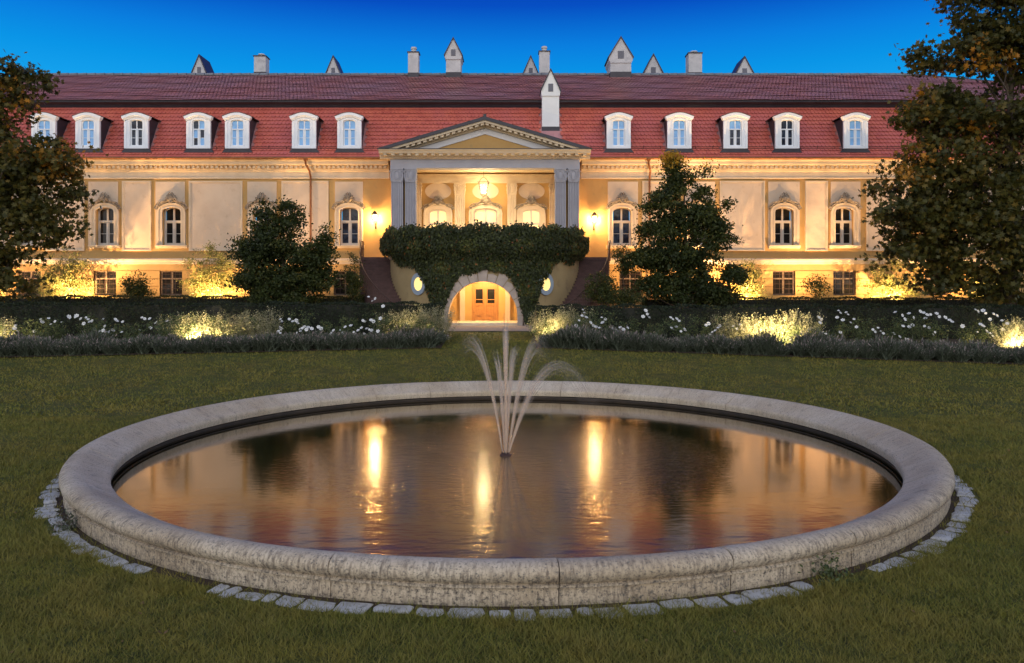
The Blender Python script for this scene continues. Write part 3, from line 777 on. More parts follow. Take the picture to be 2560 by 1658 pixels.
for r_ in range(rows2):
    s_ = r_*rh2; y = UY0 + math.cos(ang2)*s_; z = UZ0 + math.sin(ang2)*s_
    t = r_/rows2; xa = XL + (RXL-XL)*t + .2; xb = XR + (RXR-XR)*t - .2
    x = xa + (.125 if r_ % 2 else 0)
    while x < xb:
        wob = .012*math.sin(x*.9+r_*1.3) + .010*math.sin(x*2.1-r_)
        sp2.append((x, y, z+wob)); x += .25
scatter_tiles(sp2, tv2, tf2, M['tile2'], 'upper_tiles')
# ridge: half round cap tiles
mb = MB(); mb.tube([(RXL,UY1,UZ1+.02),(RXR,UY1,UZ1+.02)], .14, 8)
mb.tube([(RXL,UY1,UZ1),(XL,UY0,UZ0)], .12, 6); mb.tube([(RXR,UY1,UZ1),(XR,UY0,UZ0)], .12, 6); mb.build('ridge_bed', M['metal'], roof, smooth=50)
cap = MB().tube([(0,0,0),(.62,0,0)], [.13,.155], 8).mesh('ridge_cap', mat('ridge_metal', (.22,.24,.26), (.14,.15,.17), 3, .4), smooth=50)
x = RXL
while x < RXR-.5: put('ridge_cap', cap, roof, (x, UY1, UZ1+.06)); x += .66 if x < wx(2140,56) else 1
# snow rail near the eave
for xa, xb in ((-41, wx(885,48)), (wx(1372,48), 40)):
    mb = MB()
    for q in (.10,.20): mb.tube([(xa, RY0+.30-q*.2, RZ0+.52+q),(xb, RY0+.30-q*.2, RZ0+.52+q)], .014, 5)
    x = xa
    while x < xb: mb.tube([(x, RY0+.33, RZ0+.45),(x, RY0+.22, RZ0+.78)], .016, 4); x += 1.08
    mb.build('snow_rail', M['iron'], roof)
# dormers
def dormer_meshes():
    out = {}
    mb = MB()
    hw, zt = .72, 1.92
    wo = arch_outline(.40, .0, 1.50, 1.62, 8); 
    # front slab with opening: outer outline same count
    oo = [(-hw, 0), (-hw, 1.70)] + [(hw*math.cos(math.pi-math.pi*i/8), 1.86+.10*math.sin(math.pi*i/8)) for i in range(1, 8)] + [(hw, 1.70), (hw, 0)]
    wo2 = [(x, z+.10) for x, z in wo]
    mb.ring(oo, wo2, 0, .16); mb.box(-hw, hw, -.02, .16, -.06, .10)
    # moulded inner frame
    mb.ring([(x*1.14, z+(.06 if z > 1 else 0)) for x, z in wo2], wo2, -.03, .0)
    for s in (-1, 1): mb.box(min(s*.60,s*.74), max(s*.60,s*.74), -.06, .10, -.06, 1.60)
    out['front'] = mb.mesh('dormer', M['white'], smooth=30)
    mb = MB(); n = 10
    top = [(-.88, 1.90)] + [(-.88+1.76*i/n, 1.90+.24*math.sin(math.pi*i/n)**1.15) for i in range(1, n)] + [(.88, 1.90)]
    bot = [(x*.93, z-.17) for x, z in top]
    mb.ring(top, bot, -.16, .16)
    mb.ring([(x*.95, z-.12) for x, z in top], [(x*.86, z-.25) for x, z in top], -.08, .14)
    out['cornice'] = mb.mesh('dormer_cornice', M['white'], smooth=30)
    mb = MB(); tp = [(x*1.02, z+.035) for x, z in top]; mb.ring(tp, [(x, z+.002) for x, z in top], -.18, 1.52); out['roof'] = mb.mesh('dormer_roof', M['metal'], smooth=30)
    for nm, s in (('cheek', -1), ('cheek2', 1)):
        x0, x1 = min(s*.66,s*.72), max(s*.66,s*.72)
        out[nm] = MB().prism([(.162, -.02), (.162, 1.86), (1.40, 1.86), (.30, -.05)], x0, x1, 'x').mesh('dormer_cheek', M['metal'])
    mb = MB(); mb.prism([(-.76,-.065),(.76,-.065),(.95,-.30),(-.95,-.30)], .02, .14, 'y'); out['apron'] = mb.mesh('lead_apron', M['metal'])
    mb = MB()
    o = [(x*.98, z) for x, z in wo2]; i_ = [(x*.84, z-.04 if z > 1 else z+.06) for x, z in wo2]
    mb.ring(o+[o[0]], i_+[i_[0]], .06, .13); mb.box(-.03,.03,.05,.13,.15,1.64); mb.box(-.36,.36,.04,.13,1.10,1.17); mb.box(-.36,.36,.08,.13,.60,.625)
    for x in (-.34,-.06,.06,.34): mb.box(x-.025, x+.025, .065, .13, .12, 1.10)
    out['sash'] = mb.mesh('sash_frame', M['white'])
    return out
DM = dormer_meshes()
DARK = {2: (0,1,2,3,4,5), 3: (0,2,4), 9: (0,1,3,4), 10: (0,1,2,3,4,5)}
for i, x in enumerate(DORM):
    loc = (x, 47.56, 11.66); d = put('dormer', DM['front'], palace, loc)
    for k, nm in (('cornice','dormer_cornice'),('roof','dormer_roof'),('cheek','dormer_cheek'),('cheek2','dormer_cheek'),('apron','lead_apron'),('sash','sash_frame')): put(nm, DM[k], d, loc)
    c = 0
    for xa, xb in ((-.33,-.03),(.03,.33)):
        for za, zb in ((.13,.61),(.615,1.12),(1.15,1.66)):
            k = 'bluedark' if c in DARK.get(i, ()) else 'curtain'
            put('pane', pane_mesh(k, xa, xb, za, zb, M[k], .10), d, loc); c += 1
# chimneys
def chimney_plain(px0, px1, top, base, Y, cowl=True):
    x0, x1 = wx(px0,Y), wx(px1,Y); zt, zb = wz(top,Y), wz(base,Y)-1.2; d = x1-x0; xm = (x0+x1)/2
    c = put('chimney', MB().box(x0,x1,Y,Y+d,zb,zt).mesh('chimney', M['chimney'], (xm,Y,zb)), palace, (xm,Y,zb))
    MB().box(x0-.02,x1+.02,Y-.02,Y+d+.02,zb,wz(base,Y)+.22).build('flashing', M['metal'], c)
    MB().box(x0-.06,x1+.06,Y-.06,Y+d+.06,zt+.002,zt+.07).build('cap', M['metal'], c)
    if cowl:
        h = .22 if cowl == 1 else .42; r_ = d*.30
        MB().lathe([(0,0),(r_*.8,0),(r_*.8,h*.6),(r_,h*.62),(r_*.9,h*.95),(0,h)], (xm, Y+d/2, zt+.07), 10).build('cowl', M['chimney'], c, smooth=40)
def chimney_gabled(px0, px1, top, base, Y, corb, depth=1.6, white=False, neck=None, vent=True, foot=None):
    """tower with a steep gable; corb = photo row where the gable head starts"""
    x0, x1 = wx(px0,Y), wx(px1,Y); xm = (x0+x1)/2; zt, zb, zc_ = wz(top,Y), wz(base,Y), wz(corb,Y); hw = (x1-x0)/2
    nk = hw*(neck or .8); mt = M['chimneywhite'] if white else M['chimney']
    zlow = zb - (0 if foot else 1.5)
    loc = (xm, Y, zlow)
    body = MB(); body.box(xm-nk, xm+nk, Y+.06, Y+depth-.06, zlow, zc_)
    c = body.build('chimney', mt, palace, loc)
    ze = zc_ + (zt-zc_)*.26
    mb = MB(); mb.prism([(xm-nk*1.0, zc_+.002),(xm+nk*1.0, zc_+.002),(xm+hw*.93, zc_+(ze-zc_)*.35),(xm+hw*.93, ze),(xm, zt-.09),(xm-hw*.93, ze),(xm-hw*.93, zc_+(ze-zc_)*.35)], Y, Y+depth, 'y'); mb.build('gable_head', mt, c)
    mb = MB(); th = .10
    for s in (-1, 1):
        mb.prism([(xm, zt-.085),(xm, zt+.04),(xm+s*(hw+.03), ze+.03-.12),(xm+s*(hw-.04), ze-.16+.02)], Y-.07, Y+depth+.07, 'y')
    mb.build('gable_roof', M['metal'], c)
    if vent:
        vw = hw*.24; v0 = zc_+(zt-zc_)*.16; v1 = zc_+(zt-zc_)*.45
        v = MB().box(xm-vw, xm+vw, Y-.02, Y+.05, v0, v1).build('vent', mat('vent_slot', (.16,.16,.18), None), c)
        for k in range(4): MB().box(xm-vw*.95, xm+vw*.95, Y-.035, Y-.02, v0+(v1-v0)*(k+.25)/4, v0+(v1-v0)*(k+.6)/4)
    if foot: MB().box(xm-nk-.03, xm+nk+.03, Y+.03, Y+depth, zlow-.05, wz(foot,Y)).build('flashing', M['metal'], c)
    elif base < 178 and neck: MB().box(xm-nk-.02, xm+nk+.02, Y+.04, Y+depth-.04, zlow, zb+.30).build('flashing', M['metal'], c)
for q in ((445,480,127,172,58.5),(757,791,129,173,58.5),(1215,1251,129,174,58.5),(1495,1541,125,174,58.5),(1708,1752,131,174,58.5)):
    chimney_gabled(q[0], q[1], q[2], q[3], q[4], q[3]+8, 2.0, neck=None)
chimney_plain(590, 617, 131, 174, 57.2, 1); chimney_plain(948, 972, 122, 176, 55.4, 2); chimney_plain(1253, 1277, 120, 176, 56.6, 2); chimney_plain(1600, 1631, 124, 175, 57.0, 1)
chimney_gabled(1032, 1074, 87, 177, 55.2, 138, 1.7, neck=.80)
chimney_gabled(1413, 1472, 85, 176, 55.2, 146, 2.2, neck=.82)
chimney_gabled(1256, 1303, 160, 306, 48.55, 223, 1.6, white=True, neck=.84, foot=294)

# ------------------------------------------------------------------ portico
px_c = 1127.5
def fluted(mb, xm, y, hw, z0, z1, n=6):
    """pilaster shaft with flutes cut in the front"""
    pts = [(xm-hw, y+hw*1.6), (xm-hw, y)]
    w = 2*hw/(n*2+1)
    for k in range(n):
        xa = xm-hw + w*(2*k+1)
        pts += [(xa, y), (xa+w*.25, y+.05), (xa+w*.75, y+.05), (xa+w, y)]
    pts += [(xm+hw, y), (xm+hw, y+hw*1.6)]
    mb.prism(pts, z0, z1, 'z')
def capital(xm, y, hw, z0, z1, mt, parent):
    mb = MB(); h = z1-z0
    mb.box(xm-hw*1.10, xm+hw*1.10, y-.08, y+hw*1.8, z1-.09, z1); mb.box(xm-hw*1.0, xm+hw*1.0, y-.04, y+hw*1.75, z0, z1-.09)
    for s in (-1, 1):
        pts = [(xm+s*(hw*.98 - .09*(1-q)*math.cos(q*8)), y-.07, z1-.22+.11*(1-q)*math.sin(q*8)) for q in np.linspace(0,.8,10)]
        mb.tube(pts, .03, 5); mb.tube([(xm+s*hw*.98,y-.06,z1-.3),(xm+s*hw*1.02,y-.06,z0+h*.4),(xm+s*hw*.86,y-.06,z0+.02)], [.04,.06,.025], 5)
        for k in range(3): mb.ball((xm+s*hw*.96, y-.05, z0+h*(.15+.2*k)), .05,.05,.06,6,4)
    rx, rz = hw*.46, h*.30; zc_ = z0+h*.52
    mb.tube([(xm+rx*math.cos(a), y-.055, zc_+rz*math.sin(a)) for a in np.linspace(0, 2*math.pi, 17)], .028, 5, caps=False)
    mb.tube([(xm+rx*1.45*math.cos(a), y-.05, zc_+rz*1.35*math.sin(a)) for a in np.linspace(math.pi*.95, math.pi*2.05, 12)], .03, 5)
    mb.ball((xm, y-.035, zc_), rx*.9, .03, rz*.9, 10, 5)
    mb.build('capital', mt, parent, smooth=45)
zcap1 = wz(391, P); zcap0 = wz(423, P)
for a_, b_ in ((908,936.5),(940.5,967),(1289,1315.5),(1319.5,1346)):
    xm = (wx(a_,P)+wx(b_,P))/2; hw = (wx(b_,P)-wx(a_,P))/2
    mb = MB(); fluted(mb, xm, P, hw*.94, FLOOR+.35, zcap0); mb.box(xm-hw*1.12, xm+hw*1.12, P-.10, P+hw*1.7, FLOOR-.02, FLOOR+.2); mb.box(xm-hw*1.03, xm+hw*1.03, P-.05, P+hw*1.65, FLOOR+.2, FLOOR+.35)
    pl = mb.build('pilaster', M['grey_stucco'], palace); capital(xm, P, hw*.97, zcap0, zcap1, M['grey_stucco'], pl)
for s, (a_, b_) in ((-1,(908,967)),(1,(1289,1346))):     # wall joining each pair to the facade
    xa, xb = wx(a_,P), wx(b_,P)
    mb = MB(); mb.box(xa+.25, xb-.25, P+.45, F-.02, FLOOR-.05, zcap1-.003); mb.build('portico_side', M['ochre'], palace)
exl, exr = wx(907,P), wx(1347,P)
MB().box(exl, exr, P-.03, P+.75, zcap1+.002, 10.66).build('architrave', M['grey_stucco'], palace)
MB().box(exl+.3, exr-.3, P+.75, F+.02, zcap1+.10, 10.66).build('portico_ceiling', M['stucco'], palace)
MB().box(exl, exl+.5, P+.75, F-.1, zcap1+.002, 10.66).build('architrave', M['stucco'], palace); MB().box(exr-.5, exr, P+.75, F-.1, zcap1+.002, 10.66).build('architrave', M['stucco'], palace)
# entablature cornice (front and returns)
cp = [(0,10.60),(-.10,10.62),(-.12,10.72),(-.2,10.74),(-.22,10.86),(-.50,10.88),(-.54,10.98),(-.62,11.06),(-.62,11.10),(0,11.10)]
ped = MB(); 
ped.prism([(P-.03+y, z) for y, z in cp], exl-.60, exr+.60, 'x')
for s, xe in ((-1, exl), (1, exr)): ped.prism([(xe+s*(-y)*.97, z) for y, z in cp], P-.03, F-.62, 'y')
pediment = ped.build('pediment', M['stucco'], palace)
mod = MB().box(-.10,.10,-.46,-.20,10.76,10.872).mesh('modillion', M['stucco'])
n = 26
for k in range(n): put('modillion', mod, pediment, (exl-.25+(exr-exl+.5)*k/(n-1), P-.03, 0))
mb = MB(); x = exl-.15
while x < exr+.15: mb.box(x, x+.06, P-.20, P-.12, 10.64, 10.71); x += .12
tag(mb.build('dentil_course', M['stucco'], pediment), kind='stuff')
ax, az = (exl+exr)/2, wz(272, P-.6); bz = 11.13; ehw = (exr-exl)/2 + .62
MB().box(exl-.66, exr+.66, P-.68, F-.5, 11.102, 11.135).build('cornice_flashing', M['metal'], pediment)
sl = (az-bz)/ehw
def rake(s, o0, o1, y0, y1, mt, nm, inset=0.0):
    """raking band: o0,o1 = distances below the outer roof line"""
    q = MB(); c = math.sqrt(1+sl*sl)
    q.prism([(ax, az-o0*c), (ax, az-o1*c), (ax+s*max(0.05,(az-o1*c-bz)/sl), bz+.004), (ax+s*(az-o0*c-bz)/sl, bz+.004)], y0, y1, 'y')
    return q.build(nm, mt, pediment)
for s in (-1, 1):
    rake(s, -.02, .17, P-.72, F+1.6, M['metal'], 'raking_flashing')
    rake(s, .172, .30, P-.64, P-.1, M['stucco'], 'raking_cornice')
    rake(s, .302, .42, P-.36, P-.1, M['stucco'], 'raking_cornice')
    rake(s, .422, .52, P-.22, P-.1, M['stucco'], 'raking_cornice')
    rake(s, .522, .86, P-.08, P+.1, mat('pediment_white', (.66,.64,.64), None), 'raking_band')
    c = math.sqrt(1+sl*sl); nm_ = 17
    for k in range(nm_):
        t = (k+.6)/nm_; xq = ax + s*(ehw*.92)*(1-t) ; zq = az - sl*abs(xq-ax) - .36*c
        if zq < bz+.1: continue
        mb = MB(); mb.prism([(xq-.10, zq-.06+s*sl*.10),(xq+.10, zq-.06-s*sl*.10),(xq+.10, zq+.075-s*sl*.10),(xq-.10, zq+.075+s*sl*.10)], P-.58, P-.365, 'y'); mb.build('modillion', M['stucco'], pediment)
c = math.sqrt(1+sl*sl)
MB().prism([(ax, az-.862*c), (ax-(az-.862*c-bz)/sl, bz+.004), (ax+(az-.862*c-bz)/sl, bz+.004)], P-.02, P+.12, 'y').build('tympanum', M['ochre'], pediment)
MB().box(ax-.09, ax+.09, P-.7, P-.4, az-.02, az+.16).build('apex_block', M['metal'], pediment)
# portico back wall: band, pilasters, oval panels, doors
zb_ = wz(426, F)
MB().box(exl+.55, exr-.55, F-.16, F-.002, zb_, 10.08).build('inner_architrave', M['stucco'], palace)
for a_, b_ in ((966,980),(1056,1081),(1178,1200),(1276,1290)):
    xm = (wx(a_,F)+wx(b_,F))/2; hw = (wx(b_,F)-wx(a_,F))/2
    mb = MB(); fluted(mb, xm, F-.22, hw*.92, FLOOR+.2, zb_-.75, 5 if hw > .2 else 3); mb.box(xm-hw*.9, xm+hw*.9, F-.10, F-.003, FLOOR, zb_-.01); pl = mb.build('inner_pilaster', M['stucco'], palace)
    capital(xm, F-.22, hw*.95, zb_-.75, zb_-.002, M['stucco'], pl)
for px in (1018, 1128, 1235):
    xm = wx(px,F); zc_ = wz(444.5,F); rx, rz = .82, .52
    MB().prism([(xm+rx*math.cos(a), zc_+rz*math.sin(a)) for a in np.linspace(0,2*math.pi,28,endpoint=False)], F-.035, F-.001, 'y').build('oval_panel', M['cream'], palace)
for k, x in enumerate(DOORS):
    big = k == 1; hw = .74 if big else .60; zt = wz(484 if big else 486, F); zs = zt-.28; so = hw+.30
    mb = MB()
    mb.ring(arch_outline(so, FLOOR, zs-.02, zt+.33), arch_outline(so-.10, FLOOR, zs, zt+.24), -.15, .02)
    mb.ring(arch_outline(so-.10, FLOOR, zs, zt+.24), arch_outline(hw-.02, FLOOR, zs, zt), -.08, .02)
    loc = (x, F, 0); dr = put('french_door', mb.mesh('french_door', M['stucco'], smooth=30), palace, loc)
    mb = MB(); o = arch_outline(hw+.05, FLOOR+.02, zs, zt+.06); i_ = arch_outline(hw-.09, FLOOR+.2, zs, zt-.10); mb.ring(o+[o[0]], i_+[i_[0]], .08, .16)
    mb.box(-.055,.055,.06,.16, FLOOR+.2, zt-.06); mb.box(-hw+.05, hw-.05, .05,.16, zt-.98, zt-.86); mb.box(-hw+.05,hw-.05,.09,.16, FLOOR+.9, FLOOR+.94)
    put('door_frame', mb.mesh('door_frame', M['sash']), dr, loc)
    for s in (-1, 1):
        xa, xb = (-hw+.05,-.05) if s < 0 else (.05,hw-.05)
        put('pane', pane_mesh('lit', xa, xb, zt-.88, zt-.04, M['glowglass'], .12), dr, loc); put('pane', pane_mesh('lit', xa, xb, FLOOR+.2, zt-.95, M['glowglass'], .12), dr, loc)
    put('cartouche', CREST, dr, (x, F-.03, zt-.02), scale=(1.0,1,.72))

# ------------------------------------------------------------------ terrace with the arch
TX, TY, TA, TB = -1.62, 46.3, 5.62, 5.75
terrace = thing('terrace', (TX, TY, GB), 'rounded terrace block with ivy, lit archway below and two lit round windows', 'terrace')
def ty(x, grow=0.0):
    u = np.clip((x-TX)/(TA+grow), -1, 1); return TY - (TB+grow)*math.sqrt(max(0, 1-u*u))
AR, AZS = 1.83, 1.50        # arch radius, springing height
AXC = wx(1122, 41)
xs = sorted(set([TX - TA*math.cos(math.pi*k/72) for k in range(73)] + [AXC + AR*math.cos(math.pi*k/24) for k in range(25)]))
V = []; fs = []
for x in xs:
    y = ty(x); d = abs(x-AXC)
    zb = AZS + math.sqrt(max(0, AR*AR-d*d)) if d <= AR+1e-6 else GB-.3
    V += [(x, y, zb), (x, y, FLOOR-.12)]
mb = MB()
for i in range(len(xs)-1):
    a_, b_ = xs[i], xs[i+1]
    va = V[2*i:2*i+2]; vb = V[2*i+2:2*i+4]
    mid = (a_+b_)/2
    if abs(mid-AXC) < AR:
        za = AZS + math.sqrt(max(0, AR*AR-(a_-AXC)**2)); zb2 = AZS + math.sqrt(max(0, AR*AR-(b_-AXC)**2))
        mb.add([(a_,ty(a_),za),(b_,ty(b_),zb2),(b_,ty(b_),FLOOR-.12),(a_,ty(a_),FLOOR-.12)], [(0,1,2,3)])
    else:
        mb.add([(a_,ty(a_),GB-.3),(b_,ty(b_),GB-.3),(b_,ty(b_),FLOOR-.12),(a_,ty(a_),FLOOR-.12)], [(0,1,2,3)])
mb.build('round_wall', M['terrace'], terrace, smooth=40)
# floor slab with moulded lip
ell = lambda gr, z, n=60: [(TX - (TA+gr)*math.cos(math.pi*k/n), TY - (TB+gr)*math.sin(math.pi*k/n), z) for k in range(n+1)]
mb = MB()
for g0, z0, g1, z1 in ((.0,FLOOR-.22,.08,FLOOR-.16),(.08,FLOOR-.16,.14,FLOOR-.10),(.14,FLOOR-.10,.14,FLOOR-.01),(.14,FLOOR-.01,-.05,FLOOR)):
    A_, B_ = ell(g0,z0), ell(g1,z1); n = len(A_); mb.add(A_+B_, [(i,i+1,n+i+1,n+i) for i in range(n-1)])
fl = ell(-.05, FLOOR) + [(TX+TA-.05, F-.005, FLOOR), (TX-TA+.05, F-.005, FLOOR)]
mb.add(fl, [list(range(len(fl)))]); mb.build('floor_slab', M['stucco'], terrace)
# passage behind the arch
PBY = 44.3
mb = MB(); n = 24
arc = [(AXC+AR, GB)] + [(AXC+AR*math.cos(math.pi*k/n), AZS+AR*math.sin(math.pi*k/n)) for k in range(n+1)] + [(AXC-AR, GB)]
A_ = [(x, ty(x)+.001, z) for x, z in arc]; B_ = [(x, 41.7, z) for x, z in arc]; m_ = len(A_); mb.add(A_+B_, [(i,i+1,m_+i+1,m_+i) for i in range(m_-1)])
mb.build('arch_soffit', M['cream'], terrace, smooth=40)
pw = 2.35; pzt = 3.95
mb = MB()
mb.add([(AXC-pw,41.7,GB-.1),(AXC-pw,PBY,GB-.1),(AXC-pw,PBY,pzt),(AXC-pw,41.7,pzt)], [(0,1,2,3)]); mb.add([(AXC+pw,41.7,GB-.1),(AXC+pw,PBY,GB-.1),(AXC+pw,PBY,pzt),(AXC+pw,41.7,pzt)], [(0,1,2,3)])
mb.add([(AXC-pw,41.7,pzt),(AXC+pw,41.7,pzt),(AXC+pw,PBY,pzt),(AXC-pw,PBY,pzt)], [(0,1,2,3)])
fr = [(AXC-pw, GB-.1),(AXC-pw, pzt),(AXC+pw, pzt),(AXC+pw, GB-.1)]
mb.build('passage_wall', M['cream'], terrace)
mb = MB(); dh = .76
mb.box(AXC-pw, AXC-dh, PBY, PBY+.2, GB-.1, pzt); mb.box(AXC+dh, AXC+pw, PBY, PBY+.2, GB-.1, pzt); mb.box(AXC-dh, AXC+dh, PBY, PBY+.2, 3.55, pzt); mb.build('passage_end_wall', M['ochre'], terrace)
for s in (-1, 1): MB().box(AXC+s*1.30-.14, AXC+s*1.30+.14, PBY-.18, PBY-.002, GB, pzt-.01).build('passage_pier', M['cream'], terrace)
MB().box(AXC-AR-.1, AXC+AR+.1, 41.2, PBY, GB-.1, GB+.16).build('threshold', mat('threshold_stone', (.66,.56,.42), (.58,.48,.36), 3, .8), terrace)
# door
dz = GB+.16
mb = MB(); mb.ring([(AXC-dh,dz),(AXC-dh,3.54),(AXC+dh,3.54),(AXC+dh,dz)], [(AXC-dh+.08,dz),(AXC-dh+.08,3.46),(AXC+dh-.08,3.46),(AXC+dh-.08,dz)], PBY-.03, PBY+.12); mb.box(AXC-.66,AXC+.66, PBY+.05, PBY+.1, 3.25, 3.46)
door = mb.build('oak_door', M['wood'], terrace)
for s in (-1, 1):
    xa, xb = (AXC-.675, AXC-.004) if s < 0 else (AXC+.004, AXC+.675)
    mb = MB(); st = .13
    mb.box(xa, xa+st, PBY+.03, PBY+.10, dz+.01, 3.24); mb.box(xb-st, xb, PBY+.03, PBY+.10, dz+.01, 3.24)
    for za, zb in ((dz+.01,dz+.2),(dz+.86,dz+1.0),(2.92,3.24)): mb.box(xa+st, xb-st, PBY+.03, PBY+.10, za, zb)
    mb.box(xa+st, xb-st, PBY+.06, PBY+.09, dz+.2, dz+.86); mb.box(xa+st+.07, xb-st-.07, PBY+.035, PBY+.06, dz+.28, dz+.78)
    mb.box(xa+st, xb-st, PBY+.04, PBY+.09, 2.30, 2.34)
    lf = mb.build('door_leaf', M['wood'], door)
    MB().box(xa+st, xb-st, PBY+.07, PBY+.085, dz+1.0, 2.92).build('door_pane', M['darkglass'], door)
MB().tube([(AXC-.10,PBY+.02,dz+1.02),(AXC-.10,PBY-.03,dz+1.02),(AXC-.20,PBY-.03,dz+1.03)], .014, 6).build('door_handle', M['brass'], door)
# voussoirs
nv = 13
for k in range(nv):
    a0, a1 = math.pi*k/nv, math.pi*(k+1)/nv; am = (a0+a1)/2
    big = .58 if k % 2 == 0 else .40
    if k == nv//2: big = .62
    inn = [(AXC+AR*math.cos(a), AZS+AR*math.sin(a)) for a in np.linspace(a0+.010, a1-.010, 4)]
    rr_ = AR+big
    ro = lambda a: (AXC+rr_*math.cos(a), AZS+rr_*math.sin(a))
    p0, p1 = ro(a1-.008), ro(a0+.008)
    # squared-off back like a stepped ashlar
    mid = (AXC+(rr_+.07)*math.cos(am), AZS+(rr_+.07)*math.sin(am))
    pl = inn + [p0, mid, p1]; nn = len(pl)
    vs = [(x, ty(x)-.075, z) for x, z in pl] + [(x, ty(x)+.25, z) for x, z in pl]
    MB().add(vs, [list(range(nn)), list(range(nn, 2*nn))[::-1]] + [(i,(i+1)%nn,(i+1)%nn+nn,i+nn) for i in range(nn)]).build('arch_stone', M['voussoir'], terrace)
for s in (-1, 1):
    for za, zb, w in ((GB-.05, GB+.27, .55), (GB+.275, AZS-.004, .44)):
        xa, xb = AXC+s*AR, AXC+s*(AR+w); x0, x1 = min(xa,xb), max(xa,xb)
        vs = [(x0,ty(x0)-.075,za),(x1,ty(x1)-.075,za),(x1,ty(x1)-.075,zb),(x0,ty(x0)-.075,zb)]; vs += [(x,y+.35,z) for x,y,z in vs]
        MB().add(vs, [(0,1,2,3),(7,6,5,4),(0,4,5,1),(1,5,6,2),(2,6,7,3),(3,7,4,0)]).build('arch_stone', M['voussoir'], terrace)
# oculi
for s, px in ((-1, 984), (1, 1268)):
    th = math.acos(min(1, abs(3.42)/TA)); cx = TX+s*TA*math.cos(th); cy = TY-TB*math.sin(th); cz = wz(660, cy)
    nx, ny = s*math.cos(th)/TA, -math.sin(th)/TB; L = math.hypot(nx,ny); nx, ny = nx/L, ny/L; tx_, ty_ = -ny, nx
    def oc(r0, r1, o0, o1, nm, mt, par):
        V = []; fs = []; n = 28
        for k in range(n):
            a = 2*math.pi*k/n
            for r_, o_ in ((r0,o0),(r1,o0),(r1,o1),(r0,o1)): V.append((cx+tx_*r_*math.cos(a)*.95+nx*o_, cy+ty_*r_*math.cos(a)*.95+ny*o_, cz+r_*1.08*math.sin(a)))
        for k in range(n):
            j = (k+1)%n
            for q in range(4): fs.append((k*4+q, j*4+q, j*4+(q+1)%4, k*4+(q+1)%4))
        return MB().add(V, fs).build(nm, mt, par, smooth=40)
    rg = oc(.34, .56, .09, -.08, 'round_window', M['oculus_ring'], terrace)
    oc(.001, .35, .05, -.08, 'pane', M['oculusglass'], rg)
# railing on the terrace edge
def railing(parent, pts, h=1.0, posts=.16, name='railing'):
    mb = MB(); pts = [Vector(p) for p in pts]
    up = Vector((0,0,1))
    mb.tube([p+up*h for p in pts], .03, 6); mb.tube([p+up*(h-.14) for p in pts], .012, 4); mb.tube([p+up*.10 for p in pts], .014, 4)
    acc = 0
    for i in range(len(pts)-1):
        a_, b_ = pts[i], pts[i+1]; L = (b_-a_).length; n = max(1, int(round(L/posts)))
        for k in range(n):
            q = a_.lerp(b_, k/n); mb.tube([q+up*0, q+up*(h-.02)], .012, 4)
            if k % 2 == 0:
                r = a_.lerp(b_, (k+.5)/n); mb.tube([q+up*.45, r+up*.62, q+up*.78], .010, 4)
    return mb.build(name, M['iron'], parent)
railing(terrace, ell(.05, FLOOR, 40))

# ------------------------------------------------------------------ stairs
SW = 1.78; NS = 23
for s, side in ((-1,'left'),(1,'right')):
    st = thing('staircase', (TX+s*(TA+.9), TY-2, GB), 'dark curving stone staircase beside the terrace, on the %s of the archway' % side, 'staircase', 'stairs curving down round the terrace')
    MB().box(min(TX+s*(TA+.15),TX+s*(TA+.15+SW)), max(TX+s*(TA+.15),TX+s*(TA+.15+SW)), TY, F-.34, FLOOR-.25, FLOOR-.004).build('landing', M['stair'], st)
    MB().box(min(TX+s*(TA+.18),TX+s*(TA+.10+SW)), max(TX+s*(TA+.18),TX+s*(TA+.10+SW)), TY+.05, F-.36, GB-.2, FLOOR-.26).build('landing_base', M['terrace'], st)
    riser = (FLOOR-GB)/(NS+1); th1 = R(54)
    for k in range(NS):
        z1 = FLOOR - riser*(k+1); a0, a1 = th1*k/NS, th1*(k+1)/NS
        def pt(a, o): return (TX+s*(TA+o)*math.cos(a), TY-(TB+o)*math.sin(a))
        q = [pt(a0,.02), pt(a0,SW), pt(a1+.006,SW+.0), pt(a1+.006,.02)]
        mb = MB(); vs = [(x,y,GB-.2) for x,y in q]+[(x,y,z1-.05) for x,y in q]; mb.add(vs, [(3,2,1,0),(4,5,6,7),(0,1,5,4),(1,2,6,5),(2,3,7,6),(3,0,4,7)])
        q2 = [pt(a0-.004,.0), pt(a0-.004,SW+.04), pt(a1+.012,SW+.04), pt(a1+.012,.0)]
        vs = [(x,y,z1-.048) for x,y in q2]+[(x,y,z1) for x,y in q2]; mb.add(vs, [(3,2,1,0),(4,5,6,7),(0,1,5,4),(1,2,6,5),(2,3,7,6),(3,0,4,7)])
        mb.build('stair_step', M['stair'], st)
    pts = [(TX+s*(TA+.15+SW), F-.4, FLOOR), (TX+s*(TA+.12+SW), TY, FLOOR)] + [(TX+s*(TA+SW-.02)*math.cos(th1*k/NS), TY-(TB+SW-.02)*math.sin(th1*k/NS), FLOOR-riser*(k+.6)) for k in range(1, NS+1)]
    railing(st, pts, 1.0)

